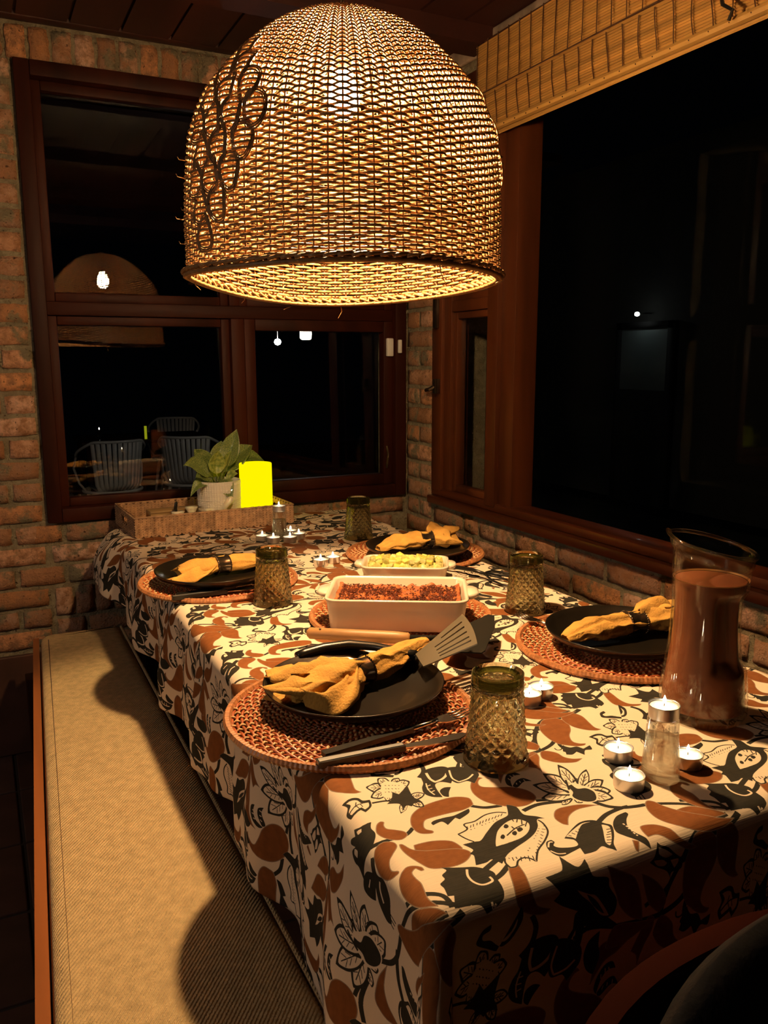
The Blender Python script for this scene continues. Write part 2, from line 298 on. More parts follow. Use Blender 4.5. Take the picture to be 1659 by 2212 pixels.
# outlines of the printed pattern, millimetres in the plane of the cloth
MOTIFS = [
('l','K',[(762,926),(743,924),(723,920),(707,917),(690,907),(676,893),(660,874),(649,854),(645,839)],4.0),
('l','K',[(660,874),(650,866),(639,863),(624,857)],3.5),
('l','K',[(769,930),(768,947),(753,959),(732,970)],4.0),
('l','K',[(824,962),(839,969),(855,976),(866,982)],4.5),
('l','K',[(483,766),(489,759),(500,751),(519,747)],3.8),
('l','K',[(562,738),(574,734),(589,728),(599,722)],3.6),
('l','K',[(535,726),(556,730),(576,727),(592,722)],4.2),
('l','K',[(622,708),(629,692),(642,681),(660,675),(672,673)],4.2),
('l','K',[(672,673),(687,668),(714,654),(738,635),(760,621)],3.8),
('l','K',[(599,669),(617,677),(639,680),(652,679)],4.2),
('l','K',[(658,587),(677,589),(684,597),(710,603),(744,608),(761,615)],5.0),
('l','K',[(567,538),(609,533),(635,535),(659,545),(674,563),(685,591)],4.2),
('l','K',[(660,515),(662,534),(669,548)],3.5),
('l','K',[(459,583),(464,569),(459,552),(446,540)],4.2),
('l','K',[(347,750),(357,745),(370,743),(389,743),(403,752)],3.6),
('l','K',[(341,739),(330,727),(319,710)],3.8),
('l','K',[(432,632),(445,637),(461,647)],4.2),
('p','B',[(692,906),(705,917),(722,917),(731,908),(733,893),(723,874),(709,859),(702,844),(706,835),(714,831),(709,827),(698,829),(688,837),(680,846),(677,861),(679,880),(684,896)]),
('p','B',[(739,917),(751,922),(761,916),(766,902),(761,879),(758,864),(762,855),(753,855),(741,863),(732,877),(730,892),(732,906)]),
('p','B',[(641,836),(647,840),(655,836),(662,826),(663,813),(670,804),(682,799),(669,794),(655,798),(643,806),(636,817),(635,825)]),
('p','B',[(865,974),(866,965),(863,946),(858,923),(861,906),(877,898),(868,894),(850,900),(838,912),(841,932),(852,957)]),
('p','B',[(535,812),(532,816),(525,817),(516,810),(507,797),(503,782),(505,765),(514,751),(528,739),(544,734),(560,738),(568,746),(569,758),(564,769),(553,779),(537,786),(523,794),(522,802),(528,810)]),
('p','B',[(558,826),(567,833),(583,833),(603,827),(585,817),(567,811),(548,791),(552,807)]),
('p','B',[(628,843),(637,840),(634,828),(621,810),(612,792),(611,804),(604,811)]),
('p','B',[(706,954),(732,956),(747,944),(762,926),(737,926),(713,928),(697,938)]),
('p','B',[(783,1036),(805,1034),(824,1024),(828,1007),(811,1001),(793,1004),(778,1014)]),
('p','B',[(492,768),(493,779),(480,788),(460,790),(434,787),(415,777),(405,762),(402,748),(405,738),(414,733),(419,733),(420,737),(415,743),(416,750),(423,759),(436,760),(456,759),(473,758),(488,762)]),
('p','B',[(379,777),(375,780),(368,775),(362,762),(365,749),(373,740),(382,737),(391,742),(391,750),(383,758),(376,764),(376,771)]),
('p','B',[(342,735),(351,743),(362,743),(371,737),(371,728),(362,719),(353,712),(349,701),(354,693),(351,690),(342,694),(336,703),(335,717)]),
('p','B',[(374,730),(378,729),(383,716),(394,708),(407,703),(424,697),(434,690),(436,681),(425,672),(412,669),(398,671),(384,677),(378,690),(373,708),(372,722)]),
('p','B',[(377,678),(373,678),(370,684),(364,680),(363,671),(364,661),(362,651),(359,637),(362,622),(355,627),(346,637),(341,652),(341,668),(348,683),(361,691),(370,690),(377,684)]),
('p','B',[(564,706),(573,712),(587,712),(605,708),(623,697),(611,699),(593,700),(576,693),(564,679),(559,684),(558,696)]),
('p','B',[(673,674),(681,679),(687,673),(690,661),(699,645),(714,629),(730,617),(751,611),(732,605),(709,605),(686,613),(670,627),(663,643),(665,660)]),
('p','B',[(635,641),(651,637),(661,624),(667,608),(685,595),(671,595),(653,608),(641,620),(628,621),(629,631)]),
('p','B',[(608,625),(614,620),(605,609),(603,614)]),
('p','B',[(560,607),(574,599),(592,587),(600,569),(603,550),(603,534),(587,542),(573,558),(567,575),(561,591)]),
('p','B',[(603,587),(621,575),(634,559),(636,545),(626,536),(613,549),(607,567)]),
('p','K',[(682,840),(687,831),(697,829),(701,820),(715,824),(710,813),(700,815),(691,805),(687,817),(677,813),(670,817),(673,823),(672,827)]),
('l','K',[(683,840),(673,832),(667,833),(667,839)],1.6),
('p','K',[(789,988),(801,982),(810,978),(823,972),(834,958),(831,945),(828,928),(821,920),(802,914),(798,923),(786,926),(771,928),(778,942),(772,944),(775,956),(775,964),(783,969),(784,976),(792,981)]),
('l','W',[(812,973),(807,963),(807,952),(813,944),(825,945),(826,952)],2.2),
('l','W',[(788,926),(789,919),(797,923)],2.0),
('l','W',[(811,923),(810,916),(815,920)],2.0),
('p','K',[(426,751),(432,754),(445,754),(458,753),(480,758),(476,750),(459,743),(456,748),(441,739),(438,748),(426,746)]),
('p','K',[(321,774),(326,780),(333,776),(331,786),(335,789),(341,784),(345,792),(351,787),(358,785),(366,784),(361,774),(361,763),(356,754),(347,748),(336,749),(324,748),(312,743),(319,758),(319,767)]),
('p','W',[(326,774),(331,776),(332,769),(326,766)]),
('p','W',[(346,786),(352,783),(350,779),(345,781)]),
('p','K',[(338,1357),(348,1362),(358,1358),(364,1345),(379,1354),(367,1338),(369,1325),(367,1315),(358,1306),(343,1304),(332,1301),(329,1310),(340,1327),(352,1336),(339,1333),(336,1344)]),
('l','W',[(345,1318),(355,1327),(363,1329)],2.4),
('l','W',[(345,1349),(354,1349)],1.6),
('l','K',[(333,1308),(328,1297)],1.4),
('l','K',[(337,1306),(333,1295)],1.4),
('l','K',[(341,1304),(337,1293)],1.4),
('p','K',[(475,861),(491,864),(505,861),(510,850),(504,834),(492,818),(485,825),(479,827),(472,823),(468,809),(466,794),(455,800),(450,811),(454,824),(461,834),(466,849)]),
('l','W',[(477,855),(474,840),(476,830),(486,832),(496,838),(504,848)],3.0),
('l','W',[(464,832),(459,817),(460,803)],1.5),
('l','W',[(460,825),(467,826)],1.2),
('l','W',[(458,818),(465,818)],1.2),
('l','W',[(458,810),(465,812)],1.2),
('p','K',[(470,808),(479,813),(487,810),(479,801),(473,791),(468,796)]),
('p','K',[(517,850),(532,866),(541,868),(541,858),(535,838),(526,824),(529,818),(526,812),(517,816),(512,826),(513,840)]),
('p','W',[(530,859),(528,847),(519,829),(517,834),(522,846)]),
('l','K',[(528,851),(521,837)],1.2),
('p','K',[(558,797),(568,807),(579,808),(583,799),(574,800),(564,794),(556,778),(553,785)]),
('p','K',[(557,779),(570,789),(581,790),(586,779),(576,782),(561,774)]),
('l','W',[(563,798),(563,793)],1.1),
('l','W',[(569,803),(569,797)],1.1),
('l','W',[(574,803),(574,798)],1.1),
('l','W',[(566,784),(564,780)],1.1),
('l','W',[(572,786),(571,782)],1.1),
('l','W',[(579,787),(578,782)],1.1),
('p','K',[(613,735),(604,734),(595,730),(589,723),(584,717),(587,715),(592,715),(601,719),(612,729)]),
('p','W',[(610,732),(602,731),(595,728),(589,722),(586,718),(588,717),(593,717),(600,721),(609,728)]),
('l','K',[(607,729),(589,720)],1.2),
('l','K',[(603,728),(600,729)],0.9),
('l','K',[(603,726),(599,721)],0.9),
('l','K',[(599,725),(596,727)],0.9),
('l','K',[(598,724),(594,719)],0.9),
('l','K',[(595,723),(592,725)],0.9),
('l','K',[(594,722),(590,717)],0.9),
('p','K',[(609,730),(604,719),(603,713),(606,710),(610,710),(615,716),(619,722),(620,728),(616,733)]),
('p','W',[(610,728),(606,720),(605,714),(608,712),(610,712),(614,715),(617,721),(618,727),(614,731)]),
('l','K',[(612,727),(611,714)],1.2),
('l','K',[(611,724),(607,719)],0.9),
('l','K',[(613,725),(616,724)],0.9),
('l','K',[(611,720),(607,716)],0.9),
('l','K',[(612,721),(616,721)],0.9),
('l','K',[(610,717),(606,713)],0.9),
('l','K',[(612,718),(615,718)],0.9),
('p','K',[(624,733),(611,744),(596,748),(583,745),(571,740),(574,732),(581,725),(596,722),(618,725)]),
('p','W',[(618,733),(608,741),(595,744),(583,742),(576,739),(577,734),(584,728),(597,725),(614,727)]),
('l','K',[(611,731),(581,738)],1.2),
('l','K',[(606,734),(603,740)],0.9),
('l','K',[(604,732),(595,728)],0.9),
('l','K',[(598,736),(595,742)],0.9),
('l','K',[(596,733),(587,730)],0.9),
('l','K',[(591,737),(588,743)],0.9),
('l','K',[(589,735),(580,731)],0.9),
('p','K',[(625,733),(617,754),(605,767),(593,771),(581,771),(582,759),(586,746),(598,734),(617,725)]),
('p','W',[(620,736),(613,752),(603,764),(592,768),(585,767),(585,760),(589,748),(599,737),(615,731)]),
('l','K',[(613,737),(589,763)],1.2),
('l','K',[(609,743),(609,753)],0.9),
('l','K',[(608,741),(599,742)],0.9),
('l','K',[(603,750),(602,760)],0.9),
('l','K',[(601,748),(592,749)],0.9),
('l','K',[(597,756),(597,766)],0.9),
('l','K',[(596,754),(587,754)],0.9),
('p','K',[(625,732),(628,758),(625,776),(618,785),(610,789),(605,774),(603,758),(607,741),(617,726)]),
('p','W',[(623,737),(625,757),(622,773),(616,781),(611,782),(608,774),(606,760),(609,745),(617,733)]),
('l','K',[(619,740),(612,776)],1.2),
('l','K',[(619,748),(622,759)],0.9),
('l','K',[(617,747),(610,750)],0.9),
('l','K',[(617,758),(620,769)],0.9),
('l','K',[(615,756),(608,759)],0.9),
('l','K',[(615,766),(619,777)],0.9),
('l','K',[(613,764),(607,768)],0.9),
('p','K',[(625,731),(639,757),(645,779),(645,791),(642,800),(632,785),(623,769),(618,748),(617,727)]),
('p','W',[(626,737),(636,758),(642,777),(642,788),(639,792),(634,784),(626,770),(621,751),(621,735)]),
('l','K',[(625,742),(637,785)],1.2),
('l','K',[(628,751),(636,761)],0.9),
('l','K',[(626,750),(624,756)],0.9),
('l','K',[(632,762),(639,773)],0.9),
('l','K',[(630,761),(627,768)],0.9),
('l','K',[(635,772),(642,783)],0.9),
('l','K',[(632,771),(630,778)],0.9),
('p','K',[(623,727),(641,738),(654,751),(662,762),(667,773),(658,770),(647,763),(633,750),(620,731)]),
('p','W',[(627,732),(641,741),(653,752),(660,762),(663,768),(657,767),(647,761),(635,749),(625,735)]),
('l','K',[(630,737),(658,764)],1.2),
('l','K',[(636,742),(643,744)],0.9),
('l','K',[(635,743),(639,751)],0.9),
('l','K',[(643,749),(650,752)],0.9),
('l','K',[(642,750),(646,758)],0.9),
('l','K',[(650,755),(657,758)],0.9),
('l','K',[(649,756),(653,764)],0.9),
('p','K',[(619,725),(632,722),(646,725),(658,732),(668,741),(664,746),(656,748),(642,744),(623,733)]),
('p','W',[(625,727),(635,725),(647,728),(657,734),(663,740),(661,743),(654,745),(642,742),(627,733)]),
('l','K',[(630,731),(658,738)],1.2),
('l','K',[(635,732),(639,728)],0.9),
('l','K',[(636,734),(644,740)],0.9),
('l','K',[(643,733),(646,730)],0.9),
('l','K',[(644,736),(652,742)],0.9),
('l','K',[(649,735),(653,732)],0.9),
('l','K',[(650,737),(658,744)],0.9),
('p','K',[(618,725),(626,714),(637,710),(648,711),(658,716),(658,724),(654,731),(643,735),(625,733)]),
('p','W',[(623,725),(629,716),(639,713),(648,714),(655,717),(655,722),(651,728),(642,732),(627,730)]),
('l','K',[(629,726),(651,718)],1.2),
('l','K',[(632,724),(633,717)],0.9),
('l','K',[(634,726),(642,729)],0.9),
('l','K',[(638,722),(639,715)],0.9),
('l','K',[(640,724),(648,727)],0.9),
('l','K',[(643,720),(644,713)],0.9),
('l','K',[(645,722),(653,725)],0.9),
('p','K',[(617,725),(622,710),(630,701),(639,700),(649,701),(651,711),(650,721),(641,729),(625,733)]),
('p','W',[(622,724),(625,711),(632,704),(641,703),(647,704),(648,710),(646,718),(639,726),(626,729)]),
('l','K',[(627,723),(644,707)],1.2),
('l','K',[(629,719),(628,711)],0.9),
('l','K',[(631,721),(639,722)],0.9),
('l','K',[(634,715),(633,707)],0.9),
('l','K',[(636,717),(643,718)],0.9),
('l','K',[(638,711),(637,703)],0.9),
('l','K',[(640,713),(647,714)],0.9),
('p','W',[(617,750),(629,753),(635,743),(641,733),(639,718),(628,706),(617,707),(608,714),(604,726),(610,735)]),
('p','K',[(618,748),(625,750),(625,739),(635,735),(638,724),(632,712),(625,707),(616,709),(609,717),(608,727),(615,735)]),
('l','K',[(626,763),(614,741)],2.4),
('l','K',[(630,754),(641,759)],2.4),
('l','K',[(607,744),(609,735)],2.4),
('p','K',[(730,844),(744,847),(752,844),(755,836),(763,834),(759,820),(747,811),(744,818),(728,813),(726,823),(733,833)]),
('p','W',[(735,841),(743,842),(749,839),(751,831),(759,829),(756,821),(749,817),(747,823),(732,818),(731,825),(738,834)]),
('l','K',[(730,822),(745,830),(759,830)],1.4),
('l','K',[(741,827),(746,836)],1.2),
('l','K',[(743,829),(744,822)],1.2),
('l','K',[(749,830),(749,823)],1.0),
('l','K',[(384,820),(392,819),(401,817),(409,812)],3.0),
('p','K',[(423,844),(416,856),(408,862),(400,860),(393,857),(394,848),(397,840),(405,835),(418,836)]),
('p','W',[(419,844),(414,854),(407,858),(400,858),(395,855),(396,850),(399,843),(406,839),(416,839)]),
('l','K',[(415,843),(398,853)],1.2),
('l','K',[(412,846),(411,853)],0.9),
('l','K',[(411,844),(405,841)],0.9),
('l','K',[(408,849),(407,856)],0.9),
('l','K',[(407,847),(401,844)],0.9),
('l','K',[(404,851),(403,858)],0.9),
('l','K',[(403,849),(397,846)],0.9),
('p','K',[(424,843),(426,858),(425,867),(420,870),(415,870),(411,861),(409,852),(411,843),(418,837)]),
('p','W',[(422,845),(424,857),(423,865),(419,868),(416,867),(413,862),(412,854),(413,846),(418,841)]),
('l','K',[(419,846),(416,864)],1.2),
('l','K',[(420,850),(422,857)],0.9),
('l','K',[(418,849),(414,849)],0.9),
('l','K',[(419,855),(421,862)],0.9),
('l','K',[(417,854),(413,854)],0.9),
('l','K',[(418,859),(421,866)],0.9),
('l','K',[(416,858),(412,858)],0.9),
('p','K',[(421,837),(429,838),(434,843),(438,851),(440,859),(436,861),(432,861),(426,855),(420,843)]),
('p','W',[(423,840),(429,841),(434,846),(437,852),(438,857),(436,858),(432,858),(427,853),(422,844)]),
('l','K',[(424,844),(436,855)],1.2),
('l','K',[(427,845),(430,843)],0.9),
('l','K',[(427,847),(428,853)],0.9),
('l','K',[(430,848),(433,846)],0.9),
('l','K',[(430,850),(431,856)],0.9),
('l','K',[(433,851),(436,849)],0.9),
('l','K',[(432,852),(434,858)],0.9),
('p','K',[(419,836),(427,831),(435,832),(442,837),(448,845),(446,850),(442,854),(433,852),(422,844)]),
('p','W',[(423,838),(429,834),(436,835),(442,840),(445,844),(444,848),(440,851),(433,850),(424,843)]),
('l','K',[(426,841),(442,844)],1.2),
('l','K',[(429,840),(431,836)],0.9),
('l','K',[(430,842),(434,848)],0.9),
('l','K',[(433,841),(435,837)],0.9),
('l','K',[(434,843),(439,849)],0.9),
('l','K',[(437,842),(439,837)],0.9),
('l','K',[(438,844),(443,849)],0.9),
('p','K',[(422,844),(412,848),(402,846),(394,840),(388,832),(392,827),(397,824),(406,827),(419,836)]),
('p','W',[(418,842),(410,845),(402,843),(395,838),(391,833),(393,830),(398,827),(406,829),(417,836)]),
('l','K',[(414,838),(395,834)],1.2),
('l','K',[(410,838),(408,842)],0.9),
('l','K',[(410,836),(405,831)],0.9),
('l','K',[(405,837),(402,841)],0.9),
('l','K',[(405,835),(400,830)],0.9),
('l','K',[(401,836),(398,840)],0.9),
('l','K',[(400,834),(395,828)],0.9),
('p','K',[(419,843),(411,838),(405,831),(402,823),(401,816),(405,816),(410,818),(416,825),(422,837)]),
('p','W',[(418,839),(411,836),(406,829),(403,823),(403,818),(405,818),(410,820),(415,826),(419,836)]),
('l','K',[(417,835),(405,821)],1.2),
('l','K',[(414,833),(410,833)],0.9),
('l','K',[(414,831),(413,826)],0.9),
('l','K',[(411,829),(407,829)],0.9),
('l','K',[(411,828),(410,822)],0.9),
('l','K',[(408,826),(404,826)],0.9),
('l','K',[(409,824),(407,819)],0.9),
('p','K',[(425,807),(431,803),(438,802),(445,805),(450,810),(448,815),(444,818),(437,818),(427,813)]),
('p','W',[(427,808),(433,805),(439,805),(444,807),(448,810),(447,813),(443,816),(437,816),(429,812)]),
('l','K',[(430,810),(445,810)],1.2),
('l','K',[(433,810),(435,806)],0.9),
('l','K',[(434,811),(438,814)],0.9),
('l','K',[(437,809),(439,806)],0.9),
('l','K',[(438,811),(442,814)],0.9),
('l','K',[(440,809),(442,806)],0.9),
('l','K',[(441,811),(445,814)],0.9),
('p','K',[(424,808),(424,796),(427,788),(432,785),(436,785),(438,792),(438,800),(435,807),(428,813)]),
('p','W',[(425,806),(426,796),(429,790),(433,787),(435,788),(436,792),(436,798),(434,805),(428,809)]),
('l','K',[(428,805),(434,790)],1.2),
('l','K',[(429,802),(428,796)],0.9),
('l','K',[(430,803),(433,802)],0.9),
('l','K',[(430,798),(429,792)],0.9),
('l','K',[(431,799),(435,798)],0.9),
('l','K',[(432,794),(431,788)],0.9),
('l','K',[(433,795),(436,795)],0.9),
('p','K',[(425,812),(416,805),(409,798),(406,791),(404,784),(409,786),(414,789),(420,797),(427,809)]),
('p','W',[(423,809),(416,804),(410,797),(407,791),(406,787),(409,787),(414,790),(419,797),(424,807)]),
('l','K',[(421,805),(409,789)],1.2),
('l','K',[(418,802),(415,801)],0.9),
('l','K',[(419,801),(417,796)],0.9),
('l','K',[(415,798),(412,797)],0.9),
('l','K',[(415,797),(414,792)],0.9),
('l','K',[(412,794),(409,793)],0.9),
('l','K',[(413,794),(411,789)],0.9),
('p','W',[(413,854),(422,859),(431,852),(438,845),(435,834),(423,827),(412,821),(403,825),(405,838)]),
('l','K',[(416,851),(417,849)],1.1),
('l','K',[(413,843),(414,842)],1.1),
('l','K',[(409,836),(410,835)],1.1),
('l','K',[(420,849),(421,847)],1.1),
('l','K',[(416,842),(417,840)],1.1),
('l','K',[(413,835),(414,833)],1.1),
('l','K',[(424,847),(425,846)],1.1),
('l','K',[(420,840),(421,838)],1.1),
('l','K',[(416,833),(417,831)],1.1),
('l','K',[(427,845),(428,844)],1.1),
('l','K',[(424,838),(425,836)],1.1),
('l','K',[(420,831),(421,829)],1.1),
('l','K',[(431,843),(432,842)],1.1),
('l','K',[(427,836),(428,835)],1.1),
('l','K',[(424,829),(425,828)],1.1),
('p','K',[(417,832),(422,824),(432,831),(440,835),(436,819),(435,806),(439,795),(429,797),(423,792),(419,797),(411,792),(412,804),(399,810),(409,818)]),
('p','K',[(842,911),(843,896),(831,879),(820,873),(813,877),(806,884),(797,887),(797,893),(805,896),(806,902),(797,899),(791,891),(790,884),(802,876),(813,870)]),
('p','W',[(837,899),(835,890),(825,879),(818,879),(830,887)]),
('p','W',[(515,732),(505,738),(490,738),(471,732),(458,732),(455,722),(441,717),(445,707),(450,698),(457,694),(472,707),(490,719),(511,723)]),
('l','K',[(515,731),(505,737),(490,738),(472,732),(458,732),(456,722),(442,718),(445,707),(450,698)],1.8),
('l','K',[(510,732),(505,728)],0.9),
('l','K',[(505,731),(501,728)],0.9),
('l','K',[(501,731),(496,727)],0.9),
('l','K',[(496,730),(492,727)],0.9),
('l','K',[(491,730),(487,726)],0.9),
('l','K',[(487,730),(483,726)],0.9),
('l','K',[(482,729),(478,725)],0.9),
('l','K',[(478,729),(474,724)],0.9),
('l','K',[(473,728),(470,724)],0.9),
('l','K',[(468,728),(465,723)],0.9),
('l','K',[(464,727),(461,723)],0.9),
('l','K',[(459,727),(457,722)],0.9),
('l','K',[(502,724),(502,724)],1.3),
('l','K',[(497,724),(496,723)],1.3),
('l','K',[(492,723),(491,723)],1.3),
('l','K',[(486,723),(486,722)],1.3),
('l','K',[(481,722),(480,722)],1.3),
('l','K',[(476,722),(475,721)],1.3),
('l','K',[(470,721),(470,721)],1.3),
('l','K',[(465,720),(464,720)],1.3),
('l','K',[(460,720),(459,719)],1.3),
('p','W',[(538,703),(540,694),(535,679),(521,666),(503,654),(490,639),(488,647),(481,650),(473,648),(466,641),(459,642),(459,651),(463,659),(473,660),(489,667),(504,675),(519,681),(530,692)]),
('l','K',[(539,703),(540,694),(535,679),(521,666),(503,654),(490,639),(487,646),(481,650),(473,648),(466,641),(459,642),(459,651),(463,658)],2.0),
('l','K',[(540,688),(537,690)],1.0),
('l','K',[(530,688),(529,688)],1.3),
('l','K',[(535,683),(532,686)],1.0),
('l','K',[(526,685),(525,684)],1.3),
('l','K',[(530,679),(528,682)],1.0),
('l','K',[(522,681),(521,681)],1.3),
('l','K',[(525,674),(524,678)],1.0),
('l','K',[(518,678),(517,678)],1.3),
('l','K',[(521,670),(520,673)],1.0),
('l','K',[(513,675),(513,674)],1.3),
('l','K',[(516,665),(515,669)],1.0),
('l','K',[(509,671),(509,671)],1.3),
('l','K',[(512,661),(511,665)],1.0),
('l','K',[(505,668),(505,668)],1.3),
('l','K',[(507,657),(507,661)],1.0),
('l','K',[(501,665),(501,665)],1.3),
('l','K',[(503,653),(503,657)],1.0),
('l','K',[(498,662),(497,661)],1.3),
('l','K',[(498,649),(499,653)],1.0),
('l','K',[(494,659),(493,658)],1.3),
('l','K',[(490,643),(492,649)],1.0),
('l','K',[(484,642),(488,651)],1.0),
('l','K',[(482,647),(484,652)],1.0),
('l','K',[(476,646),(480,653)],1.0),
('l','K',[(474,651),(475,655)],1.0),
('l','K',[(469,650),(471,656)],1.0),
('l','K',[(467,655),(467,657)],1.0),
('p','K',[(525,746),(533,737),(531,723),(533,717),(542,710),(548,702),(539,704),(531,692),(519,682),(504,675),(486,669),(469,662),(455,651),(450,662),(441,660),(429,661),(436,676),(434,681),(441,686),(436,699),(450,698),(458,697),(472,707),(492,720),(511,725),(517,731)]),
('p','W',[(467,680),(473,690),(485,704),(500,713),(513,716),(522,711),(525,701),(516,689),(502,682),(485,680)]),
('l','K',[(512,712),(513,716)],1.3),
('l','K',[(514,709),(519,715)],1.3),
('l','K',[(517,703),(522,711)],1.3),
('l','K',[(518,698),(525,705)],1.3),
('l','K',[(489,692),(506,700),(520,702)],1.6),
('l','K',[(504,699),(504,705)],1.6),
('l','K',[(507,700),(508,693)],1.6),
('p','K',[(496,709),(500,712),(502,710),(501,706),(497,704),(495,706)]),
('p','K',[(481,693),(485,696),(487,695),(486,691),(482,688),(480,690)]),
('p','K',[(497,694),(501,696),(503,695),(502,691),(498,688),(496,690)]),
('p','K',[(506,697),(511,700),(513,698),(512,694),(507,692),(505,693)]),
('p','K',[(543,660),(562,671),(580,678),(595,675),(603,664),(607,656),(597,641),(585,628),(581,618),(574,625),(570,630),(558,626),(544,627),(547,638),(536,636),(520,634),(514,642),(515,654),(521,663),(528,664),(529,659),(524,654),(528,648),(541,643),(549,644),(551,652),(548,656)]),
('p','W',[(547,662),(562,669),(580,675),(590,673),(578,673),(563,662),(554,654),(552,658)]),
('p','W',[(598,663),(603,656),(594,642),(583,630),(579,628),(579,634),(586,645),(591,652)]),
('l','K',[(551,663),(553,660)],1.2),
('l','K',[(557,665),(559,661)],1.2),
('l','K',[(563,666),(564,663)],1.2),
('l','K',[(569,668),(569,664)],1.2),
('l','K',[(576,670),(574,666)],1.2),
('l','K',[(582,672),(580,667)],1.2),
('l','K',[(602,652),(596,653)],1.2),
('l','K',[(599,648),(593,648)],1.2),
('l','K',[(595,644),(589,645)],1.2),
('l','K',[(591,640),(586,641)],1.2),
('l','K',[(588,635),(583,637)],1.2),
('l','K',[(584,631),(579,633)],1.2),
('l','W',[(517,654),(523,661),(527,660)],1.6),
('l','W',[(515,648),(519,640),(527,637)],1.4),
('p','K',[(640,671),(625,669),(611,659),(603,645),(606,634),(613,622),(622,608),(625,620),(621,633),(621,645),(630,658),(640,666)]),
('l','W',[(621,654),(621,651)],1.6),
('l','W',[(621,649),(621,646)],1.6),
('l','W',[(620,644),(620,642)],1.6),
('l','W',[(620,639),(620,637)],1.6),
('l','W',[(619,635),(619,632)],1.6),
('l','W',[(619,630),(619,628)],1.6),
('p','K',[(634,613),(636,609),(644,605),(651,597),(660,588),(659,578),(645,577),(643,570),(638,580),(623,589),(615,596),(623,600)]),
('p','W',[(633,607),(640,603),(648,596),(638,595),(630,601)]),
('p','W',[(621,596),(633,594),(639,589),(634,587),(625,590)]),
('p','W',[(644,591),(655,590),(655,586),(649,581)]),
('p','K',[(517,636),(520,622),(527,615),(539,621),(538,606),(541,601),(557,596),(558,586),(568,568),(564,554),(556,552),(573,536),(542,544),(527,551),(510,552),(512,567),(516,571),(497,582),(486,591),(494,596),(493,600),(484,615),(503,616),(509,620)]),
('p','W',[(516,594),(530,586),(540,581),(550,567),(557,554),(546,558),(533,575),(522,586)]),
('p','K',[(528,586),(535,581),(543,572),(551,558),(546,561),(535,573)]),
('p','K',[(508,542),(520,530),(519,515),(510,505),(501,497),(496,506),(482,507),(479,523),(483,538),(492,547)]),
('l','W',[(490,540),(483,521),(486,509),(500,511),(512,518)],2.0),
('p','K',[(545,540),(543,526),(544,511),(535,494),(526,502),(523,518),(530,533)]),
('l','K',[(511,541),(527,548),(547,545)],4),
('l','K',[(547,545),(567,538)],4),
('p','B',[(565,539),(598,534),(625,530),(609,526),(584,517),(559,515),(552,519)])]

# ================================================================== SETTING
WX, WY = 2.83, 5.40          # inner faces of the right and the back wall (survey units)
def hbox(mb, a, b, bev=0.0): return mb.box(H(*a), H(*b), None, bev)
mb = MB()
hbox(mb, (-1.6, WY, -2.442), (0.335, WY+.42, 2.62)); hbox(mb, (0.335, WY, -2.442), (WX+.42, WY+.42, -.985))
hbox(mb, (0.335, WY, 1.655), (WX+.42, WY+.42, 2.62)); hbox(mb, (2.80, WY, -.985), (WX+.42, WY+.42, 1.655))
wall_back = tag(mb.build('wall_back', M['mortar'], smooth=False), kind='structure')
mb = MB()
hbox(mb, (WX, 5.0, -2.442), (WX+.42, WY, 2.0)); hbox(mb, (WX, -.8, -2.442), (WX+.42, 5.0, -.995))
hbox(mb, (WX, -.8, 1.55), (WX+.42, 5.0, 2.0)); 
ceiling_holder = wall_back
wall_right = tag(mb.build('wall_right', M['mortar'], smooth=False), kind='structure')
tag(MB().box(H(WX-.035, -.8, 1.742), H(WX, 5.39, 1.842), None, .006).build('trim_1', M['plaster'], smooth=True), kind='structure')

def brick_mesh(L, Hh, D, seed, name='brick'):
    rd = random.Random(seed); nx, nz = (6 if L > Hh * 1.5 else 4), (4 if L > Hh * .9 else 6)
    mb = MB(); vs = []; fs = []
    for j in range(nz):
        for i in range(nx):
            x = (i / (nx - 1) - .5) * L; z = (j / (nz - 1) - .5) * Hh
            edge = i in (0, nx-1) or j in (0, nz-1); corner = i in (0, nx-1) and j in (0, nz-1)
            y = -D * (rd.uniform(.3, .62) if edge else rd.uniform(.82, 1.15))
            k = .985 if edge else 1
            if corner: k = .97; y = -D * rd.uniform(.2, .5)
            if edge: x = x * k + rd.uniform(-.0025, .0025); z = z * k + rd.uniform(-.0022, .0022)
            vs.append((x, y, z))
    for j in range(nz-1):
        for i in range(nx-1):
            a = j*nx + i; fs.append((a, a+1, a+nx+1, a+nx))
    ring = [i for i in range(nx)] + [j*nx + nx-1 for j in range(1, nz)] + [(nz-1)*nx + i for i in range(nx-2, -1, -1)] + [j*nx for j in range(nz-2, 0, -1)]
    o = len(vs)
    for r in ring: vs.append((vs[r][0], .004, vs[r][2]))
    n = len(ring)
    for i in range(n): fs.append((ring[i], o + i, o + (i+1) % n, ring[(i+1) % n]))
    mb.add(vs, fs); return mb.mesh(name, M['brick'], True)
PIT = .1325 * S; JT = .014
LS, LH_ = .40 * S, .19 * S
BR = {'s': [brick_mesh(LS - JT, PIT - JT, .008, i) for i in range(6)], 'h': [brick_mesh(LH_ - JT, PIT - JT, .008, 20+i) for i in range(5)],
      'v': [brick_mesh(.118*S - .008, .205*S - JT, .009, 40+i) for i in range(4)]}
rb = random.Random(3)
def lay(wall, kind, x, z, side):
    me = rb.choice(BR[kind])
    if side == 'back': put('brick', me, wall, (x*S, WY*S + rb.uniform(-.003, .002), CAMZ + z*S), (0, rb.uniform(-.012, .012), 0))
    else: put('brick', me, wall, (WX*S + rb.uniform(-.003, .002), x*S, CAMZ + z*S), (rb.uniform(-.012, .012), 0, -math.pi/2))
